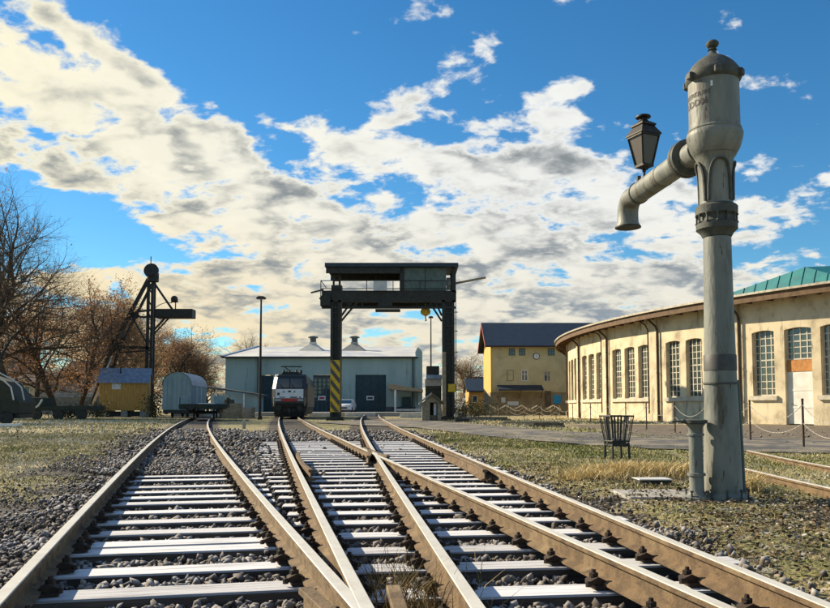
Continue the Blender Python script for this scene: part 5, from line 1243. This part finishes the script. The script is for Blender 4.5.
# ------------------------------------------------------------------ wagons on the left track
bw = thing('covered_wagon', 'pale blue covered goods wagon with a round roof behind the ochre hut', 'wagon', (at(176.5, 412, 75).x, 75, 0), R(5))
w, Lw, z0, zs_, zt_ = 1.36, 8.2, .75, 3.1, at(176, 372, 75).z
def rib(y, e=0.): return [(-w - e, y, z0), (-w - e, y, zs_)] + [(-(w + e) * math.cos(PI * i / 12), y, zs_ + (zt_ - zs_ + e) * math.sin(PI * i / 12)) for i in range(1, 12)] + [(w + e, y, zs_), (w + e, y, z0)]
m = MB(); m.prism(rib(0), (0, Lw, 0)); m.build('body', 'wagon', bw)
rp_ = rib(-.12, .05)[1:-1]; m = MB(); n = len(rp_); vs = rp_ + [(a, Lw + .12, c) for a, b, c in rp_]; m.add(vs, [(i, i + 1, n + i + 1, n + i) for i in range(n - 1)]); m.build('roof', 'wagon_roof', bw, smooth=True, fix=False)
for x in (-.9, -.45, 0, .45, .9): m = MB(); m.box(x - .011, x + .011, -.012, -.002, z0 + .05, zs_ + .9 - abs(x) * .35); m.build('board_joint', 'hall_low', bw)
for yy in (2.6, 5.0): m = MB(); m.box(w + .002, w + .05, yy, yy + .1, z0, zs_); m.build('door_post', 'white', bw)
m = MB(); m.box(-1.25, 1.25, -.1, Lw + .1, .42, .745); m.build('underframe', 'steel_dark', bw)
for yy in (1.6, 6.4): m = MB(); m.lathe([(.45, -.78), (.45, -.68), (.10, -.66), (.10, .66), (.45, .68), (.45, .78)], 16, Matrix.Translation((0, yy, .45)) @ Matrix.Rotation(R(90), 4, 'Y')); m.build('wheelset', 'steel_dark', bw, smooth=True)
fw = thing('flat_wagon', 'low dark flat wagon at the end of the left track', 'wagon', (at(203, 415, 58).x, 58, 0), R(12))
m = MB(); m.box(-1.75, 1.75, 0, 8, .95, 1.22); m.box(-1.7, 1.7, -.12, 0, .85, 1.25); m.build('deck', 'green_dark', fw, bevel=.02)
m = MB(); m.box(-1.2, -1.0, .1, 7.9, .55, .95); m.box(1.0, 1.2, .1, 7.9, .55, .95); m.build('underframe', 'steel_dark', fw)
for x in (-.87, .87): m = MB(); m.lathe([(.09, 0), (.09, .4), (.23, .41), (.23, .48)], 14, Matrix.Translation((x, -.1, 1.02)) @ Matrix.Rotation(R(90), 4, 'X')); m.build('buffer', 'steel_dark', fw, smooth=True)
for yy in (1.4, 6.4): m = MB(); m.lathe([(.47, -.78), (.47, -.68), (.10, -.66), (.10, .66), (.47, .68), (.47, .78)], 16, Matrix.Translation((0, yy, .6)) @ Matrix.Rotation(R(90), 4, 'Y')); m.build('wheelset', 'steel_dark', fw, smooth=True)
for x in (-1.72, 1.68):
    for yy in (.3, 2.8, 5.2, 7.6): m = MB(); m.box(x, x + .06, yy, yy + .12, 1.22, 1.75); m.build('stake', 'steel_dark', fw)
def crate(px, D, w, d, h, z, mat, label, rz=0.):
    a = at(px, 410, D); t_ = thing('crate', label, 'crate', (a.x, D, z), rz, 'crates and boxes by the wagons')
    for i in range(3): m = MB(); m.box(-w / 2, w / 2, -d / 2, d / 2, h * i / 3 + .012, h * (i + 1) / 3 - .012); m.build('plank', mat, t_)
    for x in (-w / 2 + .05, w / 2 - .05): m = MB(); m.box(x - .045, x + .045, -d / 2 - .035, -d / 2 - .002, 0, h); m.build('batten', mat, t_)
crate(184.5, 60, .75, .8, .62, 1.22, 'wagon', 'small blue grey crate on the left end of the flat wagon')
crate(219, 59.5, .7, .7, .62, 1.22, 'wagon', 'blue grey crate on the right end of the flat wagon', .1)
crate(232, 70, 1.7, 1.2, 1.35, 0, 'wood_light', 'large pale wooden crate right of the flat wagon', .15)
crate(246, 72, 1.4, 1.0, 1.0, 0, 'concrete', 'grey box with light top beside the lamp post foot', -.1)
crate(226, 73, 1.0, .9, 1.75, 0, 'wood', 'tall brown crate behind the pale one', .05)
pl = thing('plank', 'long white plank lying on top of the flat wagon', 'plank', (at(205.5, 400, 58.6).x, 58.8, 1.225), R(4)); m = MB(); m.box(-.62, .62, 0, .3, 0, .09); m.build('board', 'white', pl, bevel=.01)

# ------------------------------------------------------------------ ochre hut
hu = thing('hut', 'ochre boarded hut with a blue grey roof and white notice', 'hut', (at(123.0, 412, 80).x, 80, 0), R(12))
ux = lambda px: at(px, 400, 80).x - hu.location.x
uz = lambda py: at(0, py, 80).z
w0, w1, zb, ze, zr = ux(100.5), ux(146.5), uz(410.5), uz(381), uz(368.3)
xx = w0; nb_ = 17; bw_ = (w1 - w0) / nb_
for i in range(nb_): m = MB(); m.box(w0 + bw_ * i + .008, w0 + bw_ * (i + 1) - .008, -.03 - rng.uniform(0, .012), 0, zb, ze); m.build('plank', 'hut', hu)
m = MB(); m.box(w0, w1, .002, 3.2, zb, ze); m.prism([(w0, .0021, ze), (w0, 3.2, ze), (w0, 1.6, zr - .1)], (w1 - w0, 0, 0)); m.build('wall', 'hut', hu)
for sg in (0, 1): m = MB(); y0 = -.35 if sg == 0 else 3.55; m.prism([(w0 - .18, y0, ze - .22), (w0 - .18, 1.6, zr), (w0 - .18, 1.6, zr + .10), (w0 - .18, y0, ze - .12)], (w1 - w0 + .36, 0, 0)); m.build('roof', 'roof_blue', hu)
m = MB(); m.tube([(ux(119), .8, zr - .5), (ux(119), .8, zr + .2)], .07, 8); m.build('flue', 'steel_dark', hu)
m = MB(); m.box(ux(112.2), ux(120.8), -.07, -.045, uz(389.3), uz(383.8)); m.build('notice', 'white', hu)
for x in (w0 + .3, (w0 + w1) / 2, w1 - .5): m = MB(); m.box(x - .25, x + .4, .05, 3.1, 0, zb - .002); m.build('footing', 'concrete', hu)
m = MB(); m.box(w0 + .1, w1 - .1, .3, 3, .05, zb - .1); m.build('floor_frame', 'steel_dark', hu)

# ------------------------------------------------------------------ old coal crane behind the hut
KD = 83.0
kc = thing('coal_crane', 'tall black lattice coal crane with slanting legs and round sheave at its top', 'crane', (0, 0, 0))
K = lambda px, py, dy=0.: (lambda p: Vector((p.x, KD + dy, p.z)))(at(px, py, KD))
for px in (148.8, 153.0): m = MB(); p = K(px, 276); m.bar((p.x, KD, 0), p, .26, .3); m.build('mast', 'steel_dark', kc)
for dy in (1.3,): m = MB(); p = K(151, 280, dy); m.bar((p.x, KD + dy, 0), p, .2); m.build('mast', 'steel_dark', kc)
for i, py in enumerate(range(288, 405, 13)): m = MB(); m.bar(K(149, py), K(153, py + 8), .10); m.build('lattice_bar', 'steel_dark', kc)
for (a, b, c, d, w) in ((148.5, 279, 112, 348, .34), (152, 284, 119.5, 348, .24), (112, 346, 92, 405, .34), (119.5, 347, 102, 408, .28)):
    p, q = K(a, b), K(c, d); q.z = max(q.z, 0); m = MB(); m.bar(p, q, w); m.build('inclined_leg', 'steel_dark', kc)
for (a, b, c, d, w) in ((113, 347, 150, 348, .30), (116, 353, 150, 350.5, .16), (131, 315, 148, 345, .15), (126, 324, 119, 347, .14), (134, 312, 152, 310, .2), (140, 317, 153, 317, .2), (153.5, 282, 172, 309, .2), (154, 330, 165, 318, .18), (154, 334, 169, 318, .14), (104, 388, 112, 352, .14), (96, 395, 113, 365, .12)):
    m = MB(); m.bar(K(a, b), K(c, d), w); m.build('brace', 'steel_dark', kc)
m = MB(); m.prism([K(127, 320), K(130, 307.5), K(134, 311), K(140, 316), K(133, 320)], (0, .3, 0)); m.build('gusset', 'steel_dark', kc)
m = MB(); m.prism([K(110, 352), K(112, 340), K(122, 344), K(121, 353)], (0, .3, 0)); m.build('gusset', 'steel_dark', kc)
sv = K(151.2, 270.5)
m = MB(); m.lathe([(.2, -.28), (.72, -.26), (.78, -.16), (.66, 0), (.78, .16), (.72, .26), (.2, .28)], 20, Matrix.Translation(sv) @ Matrix.Rotation(R(72), 4, 'X')); sh_ = m.build('sheave', 'steel_dark', kc, smooth=True)
m = MB(); m.box(sv.x - .25, sv.x + .75, KD - .35, KD + .35, sv.z - 1.25, sv.z - .2); m.lathe([(.3, -.2), (.34, 0), (.3, .2)], 14, Matrix.Translation((sv.x + .55, KD - .1, sv.z - .75)) @ Matrix.Rotation(R(80), 4, 'X')); m.build('head_block', 'steel_dark', kc, bevel=.05)
m = MB(); q = K(151, 256.5); m.tube([(q.x, KD, sv.z + .6), q], .05, 6); m.build('spike', 'steel_dark', kc)
a, b = K(157, 309.5), K(194, 318.3); m = MB(); m.box(a.x, b.x, KD - .7, KD + .7, b.z, a.z); jib = m.build('jib_box', 'steel_dark', kc, bevel=.04)
m = MB(); m.box(a.x + .3, b.x - .3, KD - .74, KD - .701, b.z + .12, b.z + .3); m.build('rail', 'steel_dark', jib)
m = MB(); p = K(175.5, 309); q = K(175.3, 301.5); m.tube([p, (p.x, KD, q.z + .1)], .06, 6); m.sphere((q.x - .1, KD, q.z + .25), .38, 12, 8); m.box(q.x - .45, q.x + .3, KD - .06, KD + .06, q.z - .1, q.z + .06); m.build('floodlight', 'steel_dark', jib, smooth=True)
m = MB(); pts = [K(155, 308), K(160, 304.5), K(166, 302.5), K(172, 303)]; m.tube(pts, .04, 6); m.build('cable', 'steel_dark', kc)
lp_ = thing('leaning_pole', 'long pale pole leaning against the coal crane left of the ochre hut', 'pole', (at(88, 410, 80.5).x, 80.5, 0)); q = at(112, 356, 82) - lp_.location
m = MB(); m.tube([(0, 0, .02), tuple(q)], [.13, .10], 8); m.build('pole', 'concrete_lit', lp_, smooth=True)

# ------------------------------------------------------------------ dark machine at the left edge, rope, plank
wg2 = thing('dump_wagon', 'dark green covered wagon with pale curved roof bows at the left edge', 'wagon', (at(0, 415, 46).x, 46, 0), R(8))
gx2 = lambda px: at(px, 400, 46).x - wg2.location.x
gz2 = lambda py: at(0, py, 46).z
m = MB(); m.prism([(gx2(-60), 0, .6), (gx2(17), 0, .6), (gx2(18), 0, gz2(402)), (gx2(12), 0, gz2(394)), (gx2(2), 0, gz2(381)), (gx2(-20), 0, gz2(374)), (gx2(-60), 0, gz2(374))], (0, 3, 0)); m.build('body', 'green_dark', wg2, bevel=.05)
for k_o, dy in ((0, -.02), (5.5, .9)):
    m = MB(); m.tube([(gx2(-50), dy, gz2(368)), (gx2(-12) + k_o * .04, dy, gz2(371.5)), (gx2(2) + k_o * .05, dy, gz2(379.5)), (gx2(10) + k_o * .05, dy, gz2(387)), (gx2(13) + k_o * .05, dy, gz2(400))], .048, 8); m.build('roof_bow', 'concrete_lit', wg2, smooth=True)
m = MB(); m.box(gx2(-60), gx2(18), .2, 2.6, .35, .598); m.build('underframe', 'steel_dark', wg2)
for px in (-30, 6): m = MB(); m.lathe([(.40, -.1), (.40, .1)], 16, Matrix.Translation((gx2(px), .1, .40)) @ Matrix.Rotation(R(90), 4, 'X')); m.build('wheel', 'steel_dark', wg2, smooth=True)
lw = thing('low_wagon', 'low dark wagon chassis standing between the dump wagon and the ochre hut', 'wagon', (at(58, 412, 62).x, 62, 0), R(3))
m = MB(); m.box(-2.6, 2.8, 0, 2.4, .75, 1.1); m.box(-2.5, -1.2, .2, 2.2, 1.1, 1.75); m.build('chassis', 'green_dark', lw, bevel=.03)
for px in (-1.7, 0, 1.8): m = MB(); m.lathe([(.42, -.1), (.42, .1)], 16, Matrix.Translation((px, .1, .42)) @ Matrix.Rotation(R(90), 4, 'X')); m.build('wheel', 'steel_dark', lw, smooth=True)
rp0 = thing('rope', 'pale rope hanging in a loop from the low dark wagon', 'rope', (at(34.5, 405, 61.5).x, 61.5, 0))
m = MB(); pts = []
for i in range(17): u = i / 16 * 2 - 1; q = at(34.5 + 7.5 * u, 407.5 - 8 * u * u, 61.5); pts.append((q.x - rp0.location.x, 0, q.z))
m.tube(pts, .075, 6); m.build('strand', 'concrete_lit', rp0, smooth=True)
wp_ = thing('plank', 'white frosted plank lying on the ground below the dump wagon', 'plank', (at(6, 426, 40).x, 40, 0), R(2)); m = MB(); m.box(-1.6, .75, -.15, .15, .0, .17); m.build('board', 'white', wp_, bevel=.02)
st_ = thing('marker_stone', 'short dark marker stone on the gravel between the left tracks', 'marker stone', (at(244, 429, 37).x, 37, 0)); m = MB(); m.box(-.07, .07, -.07, .07, -.1, .34); m.lathe([(.09, .34), (.05, .42)], 4, None, PI / 4); m.build('post', 'concrete', st_, bevel=.012)

# ------------------------------------------------------------------ bushes along the wall foot and fence
def bush(px, D, w, h, label, seed, mat='green_dark'):
    a = at(px, 410, D); r_ = random.Random(seed); b = thing('bush', label, 'bush', (a.x, D, 0), 0, 'low dark bushes'); n = 900
    x = nrg.normal(0, w * .32, n); y = nrg.normal(0, w * .2, n); z = np.abs(nrg.normal(h * .45, h * .25, n)); rt = rot_many(n)
    q = np.array([(-1, 0, 0), (0, -.5, 0), (1, 0, 0), (0, .5, 0)]) * .10; v = np.einsum('nij,kj->nki', rt, q) + np.stack([x, y, z], 1)[:, None, :]
    me = np_mesh('foliage', v.reshape(-1, 3), (np.arange(n) * 4)[:, None] + np.arange(4)[None], 4); me.materials.append(MT['bushleaf']); o = bpy.data.objects.new('foliage', me); COL.objects.link(o); o.parent = b
    m = MB()
    for i in range(9): m.tube([(r_.uniform(-w, w) * .1, r_.uniform(-w, w) * .1, 0), (r_.uniform(-w, w) * .4, r_.uniform(-w, w) * .25, h * r_.uniform(.5, .9))], [.04, .012], 5)
    m.build('stem', 'bark', b)
MT['bushleaf'] = M('bush_leaves', (.035, .05, .02), (.07, .065, .03), 3, .8)
bush(462, 72, 3.4, 1.7, 'low dark bush behind the point lever right of the gantry leg', 3)
bush(476, 84, 3.6, 1.8, 'dark bush in front of the brown timber shed', 4)
bush(154, 76, 1.6, 2.6, 'tall dark bush between the ochre hut and the covered wagon', 5)
bush(96, 78, 2.4, 1.6, 'dark bush at the left corner of the ochre hut', 6)
bush(70, 70, 3.2, 1.3, 'low dark bush behind the low wagon chassis', 8)
# ------------------------------------------------------------------ bare trees
def tree_meshes(seed, H, spread, leaves, up=.5, fork=.22):
    r = random.Random(seed); big, tw, tips = MB(), MB(), []
    def rv(d, a):
        ax = Vector((r.gauss(0, 1), r.gauss(0, 1), r.gauss(0, 1))).cross(d).normalized(); return (Matrix.Rotation(a, 3, ax) @ d).normalized()
    def grow(p, d, L, rad, lv):
        n = 5 if lv < 2 else 3; pts = [p.copy()]; rs = [rad]; q = p.copy()
        for i in range(n):
            d = (d + Vector((r.gauss(0, .16), r.gauss(0, .16), r.gauss(0, .12) + (.07 * up if lv else 0)))).normalized(); q = q + d * (L / n); pts.append(q.copy()); rs.append(rad * (1 - (.55 if lv else .38) * (i + 1) / n))
        (big if lv < 2 else tw).tube(pts, rs, 8 if lv == 0 else 5 if lv < 3 else 3, lv == 0)
        if lv == 5 or rad < .004: tips.append((pts[-1], d)); tips.append((pts[-2], d)); return
        k = (10, 7, 5, 5, 3)[lv]
        for j in range(k):
            u = fork + (1 - fork) * (j + r.random()) / k if lv == 0 else .25 + .75 * (j + r.random()) / k
            i = min(n - 1, int(u * n)); f = u * n - i; o = pts[i].lerp(pts[i + 1], f); ang = R(r.uniform(34, 66)) if lv else R(r.uniform(32, 72) * (1.15 - .55 * u))
            dd = rv((pts[i + 1] - pts[i]).normalized(), ang)
            if lv and dd.z < -.25: dd.z *= .2; dd.normalize()
            grow(o, dd, L * r.uniform(.42, .66) * (spread if lv == 0 else 1), rs[i] * r.uniform(.42, .60), lv + 1)
        grow(pts[-1], rv(d, R(12)), L * .5, rs[-1] * .9, lv + 1)
    grow(Vector((0, 0, -.1)), Vector((0, 0, 1)), H * .60, H * .022, 0)
    lf = None
    if leaves:
        n = min(leaves, len(tips) * 6); ids = [r.randrange(len(tips)) for _ in range(n)]; pos = np.array([tips[i][0] for i in ids]) + nrg.normal(0, .16, (n, 3)); rt = rot_many(n); s_ = nrg.uniform(.05, .10, n)
        q = np.array([(-1, 0, 0), (0, -.6, .2), (1, 0, 0), (0, .6, .2)]); v = np.einsum('nij,kj->nki', rt, q) * s_[:, None, None] + pos[:, None, :]
        lf = (v.reshape(-1, 3), (np.arange(n) * 4)[:, None] + np.arange(4)[None])
    return big.mesh('trunk', 'bark', smooth=True, fix=False), tw.mesh('crown', 'twig', fix=False), lf
def leafmesh(lf, mat): me = np_mesh('withered_leaf', lf[0], lf[1], 4); me.materials.append(MT[mat]); return me
TM = []
for seed, H, sp, lv, mat in ((5, 14.0, 1.15, 350, 'leaf'), (17, 11.5, 1.0, 8000, 'leaf'), (29, 11.0, 1.05, 8000, 'leaf_pale'), (41, 10, .95, 9000, 'leaf')):
    a, b, lf = tree_meshes(seed, H, sp, lv); TM.append((a, b, leafmesh(lf, mat), H))
def tree(kind, px, D, top, label, rz=0., wide=1.):
    a, b, c, H = TM[kind]; p = at(px, 410, D); zmax = float(np.quantile([v.co.z for v in b.vertices], .985)); h = at(px, top, D).z / zmax
    t_ = thing('bare_tree', label, 'tree', (p.x, D, 0), rz, 'bare winter trees around the yard'); t_.scale = (h * wide, h * wide, h)
    for me, nm in ((a, 'trunk'), (b, 'crown'), (c, 'foliage')): place(me, nm, t_)
tree(0, 10, 70, 184, 'tall bare tree with dark spreading twigs at the left edge', 1.0, .66)
tree(0, -30, 76, 215, 'bare tree half out of sight at the far left edge behind the tall one', 2.2)
tree(1, 57, 78, 276, 'brown leaved tree just right of the tall bare tree', .3)
tree(3, 83, 84, 290, 'rust brown tree standing before the pale white house', 1.4)
tree(2, 106, 92, 300, 'pale brown tree behind the slanting legs of the coal crane', 2.0)
tree(3, 132, 104, 318, 'brown tree seen between the coal crane mast and its slanting legs', 3.1)
tree(1, 166, 112, 330, 'rusty tree rising just right of the coal crane mast', 4.0)
tree(3, 188, 118, 338, 'orange brown tree directly behind the covered wagon', 5.2)
tree(2, 208, 124, 345, 'thin pale tree between the covered wagon and the hall', .8)
tree(3, 150, 120, 334, 'dense brown tree farthest back behind the coal crane mast', 2.6)
tree(1, 36, 96, 300, 'brown tree in front of the low cream house at the left', 5.0)
tree(0, 246, 140, 341, 'small bare tree showing over the left end of the hall roof', 1.7, 1.2)
tree(2, 474, 135, 356, 'bare pale tree left of the ochre house', .5, 1.3)
tree(2, 462, 150, 376, 'small distant tree right of the gantry leg', 3.5, 1.4)
